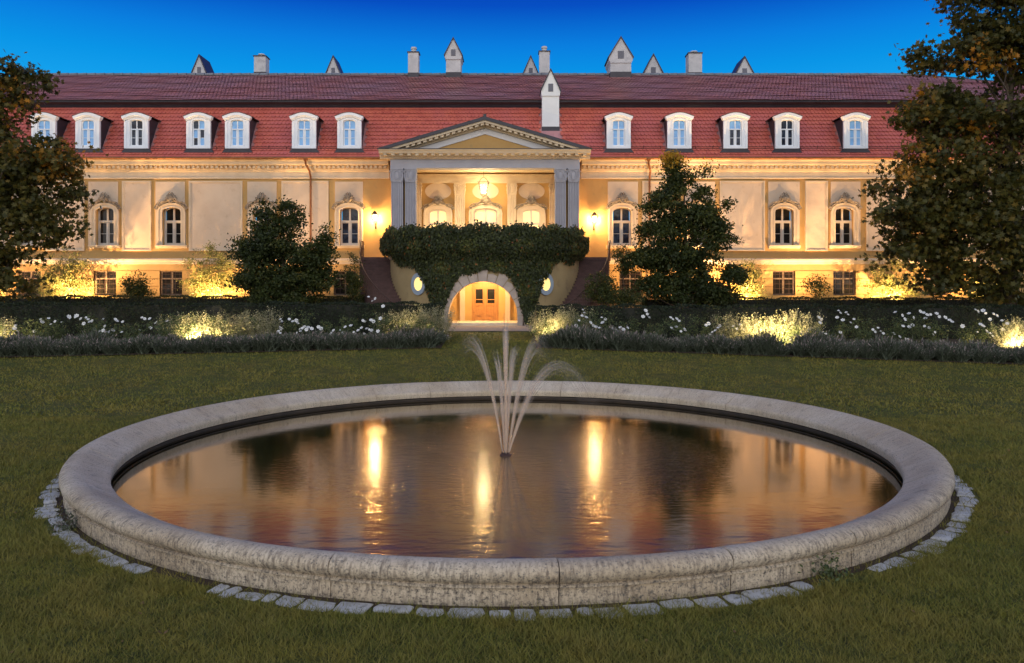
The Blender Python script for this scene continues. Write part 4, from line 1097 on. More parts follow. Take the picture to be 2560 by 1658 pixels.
# ------------------------------------------------------------------ lamps
WARM = (1.0, .60, .24)
def lamp_light(parent, loc, power, col=WARM, kind='POINT', size=.06, target=None, spot=120, blend=.8):
    d = bpy.data.lights.new('lamp_light', kind); d.energy = power; d.color = col
    if kind in ('POINT','SPOT'): d.shadow_soft_size = size
    if kind == 'AREA': d.size = size
    o = bpy.data.objects.new('lamp_light', d); coll.objects.link(o)
    o.parent = parent; o.location = Vector(loc) - WL[parent.name]
    if kind != 'POINT':
        if kind == 'SPOT': d.spot_size = R(spot); d.spot_blend = blend
        dr = Vector(target) - Vector(loc); o.rotation_euler = dr.to_track_quat('-Z','Y').to_euler()
    return o
M['bulb'] = emat('lamp_glow', (1.0,.80,.48), 26)
M['spotlens'] = emat('spot_lens', (1.0,.78,.42), 14)
def glassmat():
    m, nt, b = newmat('lantern_glass'); tp = nt.nodes.new('ShaderNodeBsdfTransparent'); mx = nt.nodes.new('ShaderNodeMixShader'); mx.inputs[0].default_value = .12
    nt.links.new(tp.outputs[0], mx.inputs[1]); nt.links.new(b.outputs[0], mx.inputs[2]); nt.links.new(mx.outputs[0], nt.nodes['Material Output'].inputs[0]); b.inputs['Roughness'].default_value = .05; return m
M['lglass'] = glassmat()
def lantern(t, c, w, h, cap_w, powr, hang=0, bracket=0):
    x, y, z = c    # z = bottom of the glass body
    mb = MB(); wb = w*.62
    for sx, sy in ((-1,-1),(1,-1),(1,1),(-1,1)):
        mb.tube([(x+sx*wb/2,y+sy*wb/2,z),(x+sx*w/2,y+sy*w/2,z+h)], .018, 4)
        mb.tube([(x+sx*w/2,y+sy*w/2,z+h),(x+sx*w*.25,y+sy*w*.25,z+h*1.3),(x,y,z+h*1.42)], .011, 4)
        mb.tube([(x+sx*w/2,y+sy*w/2,z+h),(x+sx*(w/2+.06),y+sy*(w/2+.06),z+h+.03),(x+sx*(w/2+.07),y+sy*(w/2+.07),z+h-.05)], .009, 4)
        mb.tube([(x+sx*wb/2,y+sy*wb/2,z),(x,y,z-h*.2)], .010, 4)
    for zz, ww in ((z,wb),(z+h,w)):
        q = [(x-ww/2,y-ww/2,zz),(x+ww/2,y-ww/2,zz),(x+ww/2,y+ww/2,zz),(x-ww/2,y+ww/2,zz),(x-ww/2,y-ww/2,zz)]
        for i in range(4): mb.tube(q[i:i+2], .018, 4)
    if hang: mb.tube([(x,y,z+h*1.4),(x,y,z+hang)], .010, 5)
    if bracket:
        mb.tube([(x,y+bracket,z-.22),(x,y+bracket*.5,z-.30),(x,y,z-.12)], .02, 5); mb.box(x-.06,x+.06,y+bracket-.03,y+bracket,z-.45,z+.12)
    mb.build('lantern_frame', M['brass'], t)
    if cap_w: MB().lathe([(0,.24),(.05,.22),(cap_w*.55,.05),(cap_w*.60,.0),(cap_w*.52,-.005),(0,.0)], (x,y,z+h+.005), 4, math.pi/4, math.pi/4+2*math.pi).build('lantern_cap', M['brass'], t)
    mb = MB()
    a = [(x-wb/2,y-wb/2,z),(x+wb/2,y-wb/2,z),(x+wb/2,y+wb/2,z),(x-wb/2,y+wb/2,z)]; b_ = [(x-w/2,y-w/2,z+h),(x+w/2,y-w/2,z+h),(x+w/2,y+w/2,z+h),(x-w/2,y+w/2,z+h)]
    mb.add(a+b_, [(0,1,5,4),(1,2,6,5),(2,3,7,6),(3,0,4,7)]); mb.build('lantern_glass', M['lglass'], t)
    MB().ball((x,y,z+h*.45), .105, .105, .135, 10, 7).build('bulb', M['bulb'], t, smooth=80)
for px, py, side in ((871,507,'left'),(1381,510,'right')):
    x, z = wx(px,F-.35), wz(py,F-.35)
    t = thing('wall_lantern', (x, F, z), 'glowing wall lantern on the ochre wall just %s of the portico columns' % side, 'wall lamp', 'wall lanterns flanking the portico')
    lantern(t, (x, F-.36, z-.20), .34, .42, .46, 0, bracket=.36)
    lamp_light(t, (x, F-.36, z-.011), 1300, (1,.60,.24), size=.17)
hx, hz = wx(1123.5, 46.9), wz(452, 46.9)
t = thing('hanging_lantern', (hx, 46.9, 10.1), 'iron framed glass lantern hanging on a rod in the portico', 'hanging lamp')
lantern(t, (hx, 46.9, hz), .58, .74, 0, 0, hang=10.15-hz)
lamp_light(t, (hx, 46.9, hz+.333), 400, (1,.70,.34), size=.17)
# portico floor uplighters
for k, px in enumerate((1040, 1215)):
    x = wx(px, 46.3); t = thing('floor_uplight', (x, 46.2, FLOOR), 'small floor uplighter on the terrace behind the ivy, %s of the centre door' % ('left','right')[k], 'spotlight', 'uplighters under the portico')
    MB().lathe([(0,0),(.11,0),(.12,.10),(.09,.12),(0,.12)], (x,46.2,FLOOR), 12).build('housing', M['brass'], t)
    MB().lathe([(0,0),(.085,0),(.085,.01),(0,.012)], (x,46.2,FLOOR+.12), 12).build('lens', M['spotlens'], t)
    lamp_light(t, (x,46.2,FLOOR+.18), 620, (1,.66,.28), 'SPOT', .08, (x, F+.4, 9.2), 130, .9)
# passage lamp
t = thing('ceiling_lamp', (AXC, 42.9, pzt), 'small round ceiling lamp inside the arched passage', 'ceiling lamp')
MB().lathe([(0,0),(.16,0),(.15,-.08),(.09,-.12),(0,-.13)], (AXC,42.9,pzt), 14).build('shade', M['bulb'], t, smooth=40)
lamp_light(t, (AXC,42.9,pzt-.22), 480, (1,.70,.33), size=.12)
# garden spotlights
def spot_fixture(x, y, label, power, target, group, ang=120, col=WARM, lift=.22, seen=True, blend=.9):
    z = float(g(y)); t = thing('garden_spotlight', (x,y,z), label, 'spotlight', group)
    dr = (Vector(target)-Vector((x,y,z+lift))).normalized(); c = Vector((x,y,z+lift)); sd = dr.orthogonal().normalized()
    mb = MB(); mb.tube([(x,y,z-.05),(x,y,z+lift-.06)], .018, 6); mb.tube([c-dr*.16, c-dr*.10, c+dr*.02], [.045,.075,.085], 12); mb.build('housing', M['iron'], t, smooth=40)
    mb = MB(); mb.tube([c+dr*.012, c+dr*.026], .076, 12); mb.build('lens', M['spotlens'], t)
    lamp_light(t, c+dr*.06, power, col, 'SPOT', .07, target, ang, blend)
FL = [(-40,900),(160,1500),(325,170),(490,1550),(690,260),(1450,200),(1560,330),(1725,1600),(1890,600),(2075,1600),(2260,1100)]
for i, (px, pw_) in enumerate(FL):
    y = F-2.45; x = wx(px, y)
    where = ['behind the left maple','in the leftmost bright shrub','between the two left basement windows','in the bright shrub left of the mid tree','behind the left mid tree','behind the right mid tree','under the right mid tree','in the shrub right of the mid tree','between the two right basement windows','in the bright shrub before the right maple','behind the right maple'][i]
    spot_fixture(x, y, 'ground floodlight washing the palace wall, ' + where, pw_*6.2, (x, F, 10.6), 'floodlights along the palace wall', 112, (1,.58,.25), blend=1.0)
BS = [(1000, 32.1, 95, 'at the right end of the left bed'), (940, 32.1, 60, "just left of the left bed's end lamp"), (505, 30.9, 110, 'in the pale clump of the left bed'), (440, 30.9, 80, 'left part of the left pale clump'), (575, 30.9, 80, 'right in the pale clump of the left bed'),  # side lamps beside the main ones are added, unseen, to widen the glow
      (1280, 32.2, 80, 'at the left end of the right bed'), (1812, 30.1, 100, 'in the pale clump of the right bed'), (1735, 30.1, 70, 'left in the pale clump of the right bed'), (2372, 29.6, 26, 'at the far right end of the right bed'), (-30, 30.0, 40, 'at the far left end of the left bed')]
for px, y, pw_, where in BS:
    x = wx(px, y); spot_fixture(x, y, 'small garden spotlight shining up into plants, ' + where, pw_*32, (x+.1, y+1.5, float(g(y))+.9), 'spotlights in the flower beds', 150, (1,.76,.42), .16)
for px, where in ((152,'right of the left maple'), (488,'left of the left mid tree'), (1736,'right of the right mid tree'), (2072,'left of the right maple')):  # extra lamps, added only to brighten the wall shrubs
    y = 45.35; x = wx(px, y); spot_fixture(x, y, 'added unseen spotlight at the bright wall shrub, ' + where, 520, (x, 47.2, 3.2), 'added spotlights at the wall shrubs', 130, (1,.74,.36), .2)

# ------------------------------------------------------------------ ivy
def ivy_boundary(d):
    return np.interp(d, [0,40,58,76,88,97,108,118,128,140,160,185,212,230,240], [628,631,642,664,706,738,746,730,692,648,624,608,598,600,585])
def build_ivy():
    N = 260000
    th = rng.uniform(0, math.pi, N); z = rng.uniform(GB+.1, 6.30, N)
    bul = np.where(z > FLOOR-.3, .12+.42*np.clip((z-FLOOR+.3)/.6,0,1), .10)
    x = TX - TA*np.cos(th); y = TY - TB*np.sin(th)
    nx = -np.cos(th)/TA; ny = -np.sin(th)/TB; L = np.hypot(nx, ny); nx /= L; ny /= L
    o = rng.random(N)**.7*(bul+.06)
    wob = .10*np.sin(th*17)+.08*np.sin(th*31+1)+.06*np.sin(th*53)
    X, Y = x+nx*o, y+ny*o
    px = (X/Y*1925+1280)/K; py = (720-(z-CAMZ)/Y*1925)/K
    d = np.abs(px-1124)
    jit = rng.normal(size=N)*4 + 7*np.sin(px*.11)+5*np.sin(px*.047+1)
    top = 6.14 + wob - .25*np.clip((d-200)/40,0,1)
    keep = (py < ivy_boundary(d)+jit*np.clip(d/60,.3,1)) & (z < top) & (th > R(4)) & (th < R(176)) & ~((d > 212) & (py > 606))
    ins = (np.abs(X-AXC) < AR+.05) & (z < AZS+np.sqrt(np.clip((AR+.05)**2-(X-AXC)**2,0,None)))
    keep &= ~ins
    Pp = np.stack([X,Y,z],1)[keep]; nr = np.stack([nx,ny,np.full(N,.35)],1)[keep]
    sel = rng.choice(len(Pp), min(52000, len(Pp)), replace=False, p=(lambda q: q/q.sum())(1+2.0*(Pp[:,2]>FLOOR))); Pp, nr = Pp[sel], nr[sel]
    # loose shoots on top
    M_ = 2600; th = rng.uniform(.1, math.pi-.1, M_); zz = 6.10+np.abs(rng.normal(size=M_))*.14+.10*np.sin(th*17)
    P2 = np.stack([TX-(TA+.2)*np.cos(th)+rng.normal(size=M_)*.05, TY-(TB+.2)*np.sin(th)+rng.normal(size=M_)*.18, zz],1)
    Pp = np.vstack([Pp,P2]); nr = np.vstack([nr, np.tile([0,-1,.3],(M_,1))])
    base = (TX, TY-TB, GB)
    tint = np.clip(rng.beta(2,3,len(Pp)) + .25*(np.sin(Pp[:,0]*2.1)*np.sin(Pp[:,2]*2.7)>.55), 0, .93); tint[rng.random(len(Pp))<.012] = 1
    t = thing('ivy', base, 'thick dark ivy draped over the terrace front and around the archway', 'climbing plant')
    me = leaf_mesh('foliage', Pp-np.array(base), rng.uniform(.12,.24,len(Pp)), M['ivy'], 'ivy', tint, nrm=nr*1.3, spread=.7, up=np.array([0,0,1.0]), upspread=.35)
    tag(put('foliage', me, t, base), kind='stuff')
    mb = MB()
    for s in (-1, 1):
        for k in range(6):
            x0 = AXC+s*random.uniform(2.1,2.7); pts = []
            for q in np.linspace(0,1,7):
                xx = x0+s*q*random.uniform(-.2,.6); pts.append((xx, ty(xx)-.05, GB+q*3.6))
            MB().tube(pts, [.03*(1-.6*q) for q in np.linspace(0,1,7)], 5).build('stem', M['bark'], t)
build_ivy()

# ------------------------------------------------------------------ hedges
def hedge(name, x0, x1, y0, y1, h, label, mt, n, lsize, seed, hfun=None):
    xm = (x0+x1)/2; ym = (y0+y1)/2; gz = float(g(ym)); base = np.array([xm, ym, gz])
    t = thing(name, base, label, 'hedge')
    face = rng.choice(3, n, p=[.55,.33,.12]); x = rng.uniform(x0,x1,n); y = rng.uniform(y0,y1,n); z = rng.random(n)*h
    y = np.where(face==0, y0+np.abs(rng.normal(size=n))*.07, y); z = np.where(face==1, h-np.abs(rng.normal(size=n))*.05, z)
    end = rng.random(n) < .5; x = np.where(face==2, np.where(end, x0, x1)+rng.normal(size=n)*.06, x)
    bump_ = .05*np.sin(x*2.3+seed)+.035*np.sin(x*5.1)+.02*np.sin(x*11)
    y = y + np.where(face==0, bump_*1.2, 0) - .05*np.sin(z*4+x); z = z + np.where(face==1, bump_, 0)
    nr = np.stack([np.zeros(n), np.where(face==0,-1,0), np.where(face==1,1,.25)],1)
    Pp = np.stack([x,y,gz+z],1)
    me = leaf_mesh('foliage', Pp-base, rng.uniform(.6,1.3,n)*lsize, mt, 'rhomb', rng.beta(2,2.5,n), nrm=nr, spread=.9, up=np.array([0,0,.5]))
    tag(put('foliage', me, t, base), kind='stuff')
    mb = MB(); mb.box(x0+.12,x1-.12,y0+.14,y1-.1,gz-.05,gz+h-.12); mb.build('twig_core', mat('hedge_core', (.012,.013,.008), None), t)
    return t
hedge('clipped_hedge', -31, wx(1022,34.5), 34.0, 35.3, 1.58, 'tall dark clipped hedge behind the left flower bed', M['hedge'], 42000, .085, .3)
hedge('clipped_hedge', wx(1252,34.5), 30, 34.0, 35.3, 1.46, 'tall dark clipped hedge behind the right flower bed', M['hedge'], 42000, .085, 1.9)
hedge('box_hedge', -33, wx(838,42.2), 42.3, 43.2, 1.58, 'lower brownish box hedge along the palace wall, left of the stairs', M['box'], 24000, .10, .9)
hedge('box_hedge', wx(1500,42.2), 32, 42.3, 43.2, 1.50, 'lower brownish box hedge along the palace wall, right of the stairs', M['box'], 22000, .10, 2.9)

# ------------------------------------------------------------------ flower beds
def plant_mesh_rose(n=900, h=1.25, w=.62):
    C = rng.normal(size=(22,3))*np.array([w*.5,w*.45,h*.24]) + np.array([0,0,h*.52]); C[:,2] = np.clip(C[:,2], .1, h)
    j = rng.integers(0,22,n); Pp = C[j] + rng.normal(size=(n,3))*np.array([.11,.11,.10]); Pp[:,2] = np.abs(Pp[:,2])
    me = leaf_mesh('foliage', Pp, rng.uniform(.05,.10,n), M['rose'], 'rhomb', rng.beta(2,2.5,n), nrm=np.array([0,-.4,.6]))
    mb = MB()
    for c in C[:12]: mb.tube([(c[0]*.2,c[1]*.2,0),(c[0]*.6,c[1]*.6,c[2]*.6),tuple(c)], [.012,.009,.005], 4)
    return me, mb.mesh('stems', M['stem'])
def bloom_mesh():
    V = []; 
    for ring, (nr_, r_, tz, tilt) in enumerate(((6,.075,.0,.5),(5,.05,.02,.9),(4,.028,.035,1.25))):
        for k in range(nr_):
            a = 2*math.pi*k/nr_+ring*.5; ca, sa = math.cos(a), math.sin(a); ct, st_ = math.cos(tilt), math.sin(tilt); w_ = r_*.75
            p0 = np.array([0,0,tz-.02]); out = np.array([ca*ct,sa*ct,st_]); sd = np.array([-sa,ca,0])
            V.append([p0+sd*w_*.25, p0+out*r_*.6+sd*w_*.55, p0+out*r_*1.05+sd*w_*.2, p0+out*r_*1.05-sd*w_*.2, p0+out*r_*.6-sd*w_*.55, p0-sd*w_*.25])
    return fast_mesh('bloom', np.array(V), None, M['petal'], rng.random(len(V)))
ROSE = [plant_mesh_rose() for _ in range(4)]; BLOOM = bloom_mesh()
blooms = [(12,768),(10,774),(36,757),(34,763),(40,769),(80,770),(95,742),(98,748),(113,740),(128,747),(118,754),(143,749),(160,736),(163,740),(175,737),(178,734),(188,741),(200,738),(205,742),(214,746),(208,748),(195,752),(240,742),(268,742),(271,746),(285,748),(330,738),(336,741),(348,741),(362,750),(388,746),(244,758),(240,768),(246,772),(254,771),(262,768),(232,770),(325,768),(350,762),(283,772),
 (652,742),(655,747),(650,760),(653,764),(647,770),(651,774),(672,742),(680,747),(688,745),(692,752),(697,765),(702,763),(698,770),(707,760),(712,766),(716,761),(724,764),(690,774),(740,760),(746,764),(770,775),(775,768),(790,767),(796,774),(832,768),(822,772),(826,776),(843,745),(848,748),(862,744),(868,747),(852,764),(858,766),(864,768),(840,762),(878,770),(884,740),(856,690),(865,700),(872,694),(890,712),(846,776),(802,760),(815,757),
 (1354,720),(1357,727),(1353,734),(1362,738),(1345,745),(1338,757),(1342,761),(1378,757),(1384,760),(1392,762),(1372,750),(1400,750),(1406,742),(1398,738),(1424,764),(1430,767),(1441,761),(1448,766),(1458,762),(1438,772),(1500,722),(1504,730),(1494,736),(1508,738),(1558,738),(1563,742),(1572,741),(1578,746),(1560,763),(1566,766),(1571,760),(1582,770),(1590,766),(1640,756),(1646,752),(1655,772),(1662,768),(1668,762),(1672,757),(1692,762),(1704,758),(1712,764),(1720,755),(1728,766),(1650,778),
 (1948,722),(1952,727),(1966,726),(1970,731),(1945,738),(1958,744),(1976,750),(1984,742),(1902,738),(1908,742),(1905,750),(1876,768),(1882,764),(1912,772),(1918,776),(1952,772),(1990,760),(2028,766),(2033,771),(2046,770),(2052,775),(2040,762),(2080,726),(2096,733),(2102,742),(2112,729),(2122,738),(2138,724),(2146,727),(2154,732),(2162,731),(2176,729),(2182,736),(2150,740),(2098,758),(2112,760),(2120,756),(2148,758),(2158,762),(2168,777),(2172,772),(2076,776),(2090,783),(2104,788),(2108,790),(2266,720),(2272,724),(2284,722),(2290,728),(2308,730),(2316,734),(2300,742),(2278,754),(2284,758),(2270,772),(2292,770),(2300,775),(2306,781),(2328,745),(2340,752),(2206,744),(2212,748),(2196,738),(2236,758),(2330,766)]
bp = []
for px, py in blooms:
    Y = 31.55 + random.uniform(-.25,.55); 
    if px > 1900 or px < 300: Y -= .9
    bp.append((wx(px,Y), Y, wz(py,Y)))
bushes = []
def in_bed(x): return x < BL1-.4 or x > BR0+.5
for x in list(np.arange(-22.5, BL1-.5, 1.05)) + list(np.arange(BR0+.7, 21.5, 1.05)):
    xx = x + random.uniform(-.25,.25); bushes.append([xx, 32.15 - (.9 if abs(xx+1) > 12 else 0) + random.uniform(-.25,.35), []])
for b in bp:
    i = min(range(len(bushes)), key=lambda k: (bushes[k][0]-b[0])**2); bushes[i][2].append(b)
for k, (x, y, bl) in enumerate(bushes):
    z = float(g(y)); fm, sm = ROSE[k % 4]
    zone = "left of the left bed's pale clump" if x < -12 else "right of the left bed's pale clump" if x < 0 else "left of the right bed's pale clump" if x < 10.6 else "right of the right bed's pale clump"
    lab = ('rose bush with many white blooms ' if len(bl) > 6 else 'rose bush with a few white blooms ' if bl else 'leafy rose bush without blooms ') + zone
    t = thing('rose_bush', (x,y,z), lab, 'rose bush', 'rose bushes ' + zone)
    sc_ = random.uniform(.8,1.12); rz = random.uniform(0,6.28)
    for nm, me in (('foliage',fm),('stems',sm)): o = put(nm, me, t, (x,y,z)); o.rotation_euler = (0,0,rz); o.scale = (sc_,)*3
    for b in bl:
        o = put('bloom', BLOOM, t, b); o.rotation_euler = (R(random.uniform(20,75)), R(random.uniform(-25,25)), random.uniform(-.8,.8)); q = random.uniform(.75,1.3); o.scale = (q,q,q)
# feathery pale plants around the spotlights
def feathery(n=2600, h=1.32, w=.85):
    ns = 60; a = rng.uniform(0,2*np.pi,ns); r_ = np.sqrt(rng.random(ns))*w; tip = np.stack([r_*np.cos(a), r_*np.sin(a), h*rng.uniform(.55,1.1,ns)],1); root = tip*np.array([.35,.35,0])
    j = rng.integers(0,ns,n); t = rng.random(n)**.7; Pp = root[j] + (tip-root)[j]*t[:,None] + rng.normal(size=(n,3))*.05
    Pp[:,2] = np.abs(Pp[:,2])
    me = leaf_mesh('foliage', Pp, rng.uniform(.03,.075,n), M['gaura'], 'rhomb', rng.beta(2,2,n), up=np.array([0,0,.8]))
    mb = MB()
    for k in range(ns): mb.tube([tuple(root[k]), tuple(root[k]*.4+tip[k]*.6+np.array([0,0,.03])), tuple(tip[k])], [.006,.005,.003], 3)
    return me, mb.mesh('stems', M['gaura'])
FEA = [feathery() for _ in range(3)]
k = 0
for pxs, y, where in (((405,440,475,510,545,580,612),31.9,'in the middle of the left bed'), ((915,945,975,1000,1018),33.0,'at the right end of the left bed'), ((1264,1290,1315,1340),33.1,'at the left end of the right bed'), ((1695,1730,1765,1800,1835,1865),31.6,'in the middle of the right bed'), ((2345,2390),30.0,'at the far right of the right bed'), ((-15,),30.4,'at the far left of the left bed')):
    for px in pxs:
        yy = y+random.uniform(-.15,.5); x = wx(px, yy); z = float(g(yy)); fm, sm = FEA[k % 3]; k += 1
        t = thing('feathery_plant', (x,yy,z), 'pale feathery plant brightly lit from below, ' + where, 'garden plant', 'lit feathery plants ' + where)
        s_ = random.uniform(.85,1.15); rz = random.uniform(0,6.28)
        for nm, me in (('foliage',fm),('stems',sm)): o = put(nm, me, t, (x,yy,z)); o.rotation_euler = (0,0,rz); o.scale = (s_,)*3
# lavender
def lavender():
    ns = 520; a = rng.uniform(0,2*np.pi,ns); lean = np.sqrt(rng.random(ns)); h = .62*(1-.35*lean**2)*rng.uniform(.75,1.15,ns)
    d = np.stack([.52*lean*np.cos(a), .46*lean*np.sin(a), h],1); root = rng.normal(size=(ns,3))*np.array([.12,.10,0])
    sd = np.cross(d, rng.normal(size=(ns,3))); sd /= np.linalg.norm(sd,axis=1,keepdims=True); w_ = .013
    V1 = np.stack([root-sd*w_, root+sd*w_, root+d+sd*w_*.4, root+d-sd*w_*.4],1)
    n2 = 900; j = rng.integers(0,ns,n2); t = rng.uniform(.15,1.02,n2); Pp = root[j]+d[j]*t[:,None]+rng.normal(size=(n2,3))*.02
    dj = d[j]/np.linalg.norm(d[j],axis=1,keepdims=True); up = dj + rng.normal(size=(n2,3))*.3; s2 = np.cross(up, rng.normal(size=(n2,3))); s2 /= np.linalg.norm(s2,axis=1,keepdims=True); L = rng.uniform(.06,.13,n2)[:,None]
    V2 = np.stack([Pp, Pp+up*L*.5+s2*L*.16, Pp+up*L, Pp+up*L*.5-s2*L*.16],1)
    tint = np.concatenate([rng.uniform(0,.45,ns), np.clip(.05+.95*t*rng.uniform(.35,1,n2),0,1)])
    return fast_mesh('lavender', np.concatenate([V1,V2]), None, M['lavender'], tint)
LAV = [lavender() for _ in range(4)]
k = 0
xs_ = list(np.arange(-21.5, BL1-.15, .60)) + list(np.arange(BR0+.35, 20.5, .60))
for x in xs_:
    for row in (0, 1):
        xx = x + row*.3 + random.uniform(-.1,.1); y = bf(xx) + .42 + row*.50
        if BL1+.1 < xx < BR0+.1: continue
        o = put('lavender', LAV[k % 4], None, (xx, y, float(g(y))), random.uniform(0,6.28)); k += 1
        q = random.uniform(.72,1.15); o.scale = (q,q,q*random.uniform(.75,1.25))
        zone = "left of the left bed's pale clump" if xx < -12 else "right of the left bed's pale clump" if xx < 0 else "left of the right bed's pale clump" if xx < 10 else "right of the right bed's pale clump"
        rw = ('front', 'back')[row]; tag(o, 'lavender clump in the %s edging row, ' % rw + zone, 'lavender', 'lavender %s row ' % rw + zone)

# ------------------------------------------------------------------ trees and shrubs
def tint_maple(Pp, j, n):
    cl = rng.random(n)[j]; return np.clip(.15 + .5*rng.random(len(Pp)) + .30*(cl-.5), 0, .8)
def maple_edge(sgn, zones):
    def f(Pp, j, n):
        t = tint_maple(Pp, j, n); cl = rng.random(n)[j]
        for x0, z0, z1, pr in zones:
            hot = (cl < pr) & (sgn*(Pp[:,0]-x0) > 0) & (Pp[:,2] > z0) & (Pp[:,2] < z1); t[hot] = np.clip(t[hot]+.42, 0, 1)
        return t
    return f
def BLOB(px, py, Y, rx, ry, rz): return (wx(px,Y), Y, wz(py,Y), rx, ry, rz)
Ym = 36.6
tree('maple_tree', (wx(-40,Ym), Ym, float(g(Ym))), [BLOB(20,190,Ym,1.7,1.6,1.3),BLOB(-40,260,Ym,2.2,2,2),BLOB(70,380,Ym,2.3,2.1,1.5),BLOB(135,360,Ym,1.1,1.2,.9),BLOB(20,470,Ym,2.6,2.4,1.6),BLOB(150,425,Ym,.95,1.0,.6),BLOB(140,525,Ym,1.0,1.0,.5),BLOB(120,450,Ym,1.35,1.4,.9),BLOB(100,540,Ym,1.5,1.5,.7),BLOB(-10,580,Ym,2.2,2,1.2),BLOB(20,660,Ym,1.2,1.3,.8),BLOB(-100,450,Ym,3,2.5,5)],
     'dark maple at the left edge of the lawn, its outer leaves turning orange', M['maple'], 420, 19000, .33, .25, 'maple', .24, maple_edge(1, [(wx(120,36.6), wz(430,36.6), wz(290,36.6), .5), (-99, wz(420,36.6), 99, .12)]))
tree('maple_tree', (wx(2345,Ym), Ym, float(g(Ym))), [BLOB(2330,60,Ym,2.6,2.3,1.6),BLOB(2240,130,Ym,2.1,1.9,1.0),BLOB(2165,130,Ym,1.1,1.1,.55),BLOB(2290,-40,Ym,2.6,2.3,1.6),BLOB(2380,150,Ym,2,2,1.4),BLOB(2200,270,Ym,2.2,2,1.3),BLOB(2120,270,Ym,.9,1,.75),BLOB(2290,290,Ym,2.9,2.4,1.7),BLOB(2180,380,Ym,2.5,2.2,1.4),BLOB(2110,440,Ym,1.6,1.6,1.0),BLOB(2075,495,Ym,1.45,1.4,.75),BLOB(2180,520,Ym,2.6,2.3,1.5),BLOB(2120,590,Ym,1.7,1.6,.75),BLOB(2280,460,Ym,3,2.5,2.4),BLOB(2280,590,Ym,2.6,2.3,1.5),BLOB(2200,650,Ym,1.8,1.6,.6),BLOB(2340,680,Ym,1.5,1.4,.8),BLOB(2480,400,Ym,3.2,2.6,5)],
     'big dark maple at the right edge with orange autumn leaves on its left side', M['maple'], 820, 40000, .33, .25, 'maple', .32, maple_edge(-1, [(wx(2140,36.6), wz(440,36.6), wz(190,36.6), .55), (wx(2260,36.6), wz(440,36.6), 99, .09), (99, wz(420,36.6), 99, .05)]), nlimb=40)
def tint_tree(Pp, j, n):
    cl = rng.random(n)[j]; return np.clip(.10 + .45*rng.random(len(Pp)) + .65*(cl-.4), 0, .92)
def tint_gold(Pp, j, n):
    t = tint_tree(Pp, j, n); z = wz(382, 41.0); h = Pp[:,2] > z+rng.normal(size=len(Pp))*.2; t[h] = 1; return t
Yt = 41.3
tree('ornamental_tree', (wx(655,Yt), Yt, GB), [BLOB(608,482,Yt,.22,.22,.45),BLOB(668,476,Yt,.25,.25,.45),BLOB(690,492,Yt,.25,.25,.4),BLOB(757,540,Yt,.28,.25,.5),BLOB(560,570,Yt,.5,.5,.35),BLOB(612,520,Yt,.75,.7,1.0),BLOB(668,510,Yt,.85,.8,1.0),BLOB(630,570,Yt,1.7,1.5,1.0),BLOB(590,600,Yt,1.1,1.1,.8),BLOB(720,600,Yt,1.3,1.2,.9),BLOB(755,570,Yt,.5,.6,.8),BLOB(650,650,Yt,2.3,1.8,1.0),BLOB(575,650,Yt,1.0,1.0,.6),BLOB(745,650,Yt,1.1,1,.7),BLOB(660,690,Yt,2.0,1.6,.5)],
     'dark green broad young tree in front of the left wing, between downspout and window', M['tree'], 700, 38000, .205, .17, 'rhomb', .13, tint_tree)
tree('ornamental_tree', (wx(1590,Yt), Yt, GB), [BLOB(1562,374,Yt,.20,.20,.55)]*7 + [BLOB(1566,385,Yt,.3,.3,.4),BLOB(1640,402,Yt,.24,.22,.5),BLOB(1610,415,Yt,.3,.3,.5),BLOB(1690,478,Yt,.3,.3,.5),BLOB(1505,480,Yt,.35,.3,.4),BLOB(1572,425,Yt,.62,.6,.85),BLOB(1635,450,Yt,.55,.5,.75),BLOB(1555,470,Yt,1.1,1.0,1.0),BLOB(1620,520,Yt,1.6,1.4,1.1),BLOB(1530,540,Yt,1.2,1.1,.9),BLOB(1670,550,Yt,.95,.9,.8),BLOB(1585,600,Yt,1.9,1.6,1.1),BLOB(1510,600,Yt,1.2,1.1,.7),BLOB(1600,670,Yt,1.8,1.5,.8),BLOB(1530,660,Yt,1.3,1.2,.7),BLOB(1700,640,Yt,.9,.8,.6),BLOB(1670,685,Yt,1.1,1.0,.5)],
     'tall dark green young tree with a golden tip in front of the right wing', M['tree'], 820, 50000, .205, .17, 'rhomb', .15, tint_gold, nlimb=34)
def tint_any(Pp, j, n): return rng.beta(2,2,len(Pp))
Yw = 46.55
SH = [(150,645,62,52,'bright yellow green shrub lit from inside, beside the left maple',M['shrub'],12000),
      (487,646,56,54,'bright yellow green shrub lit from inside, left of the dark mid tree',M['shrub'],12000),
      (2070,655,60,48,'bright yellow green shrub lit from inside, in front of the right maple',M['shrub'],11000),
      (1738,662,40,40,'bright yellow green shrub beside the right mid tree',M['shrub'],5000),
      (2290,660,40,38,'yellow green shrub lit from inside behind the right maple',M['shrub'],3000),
      (-20,655,40,40,'yellow green shrub lit from inside behind the left maple',M['shrub'],2600)]
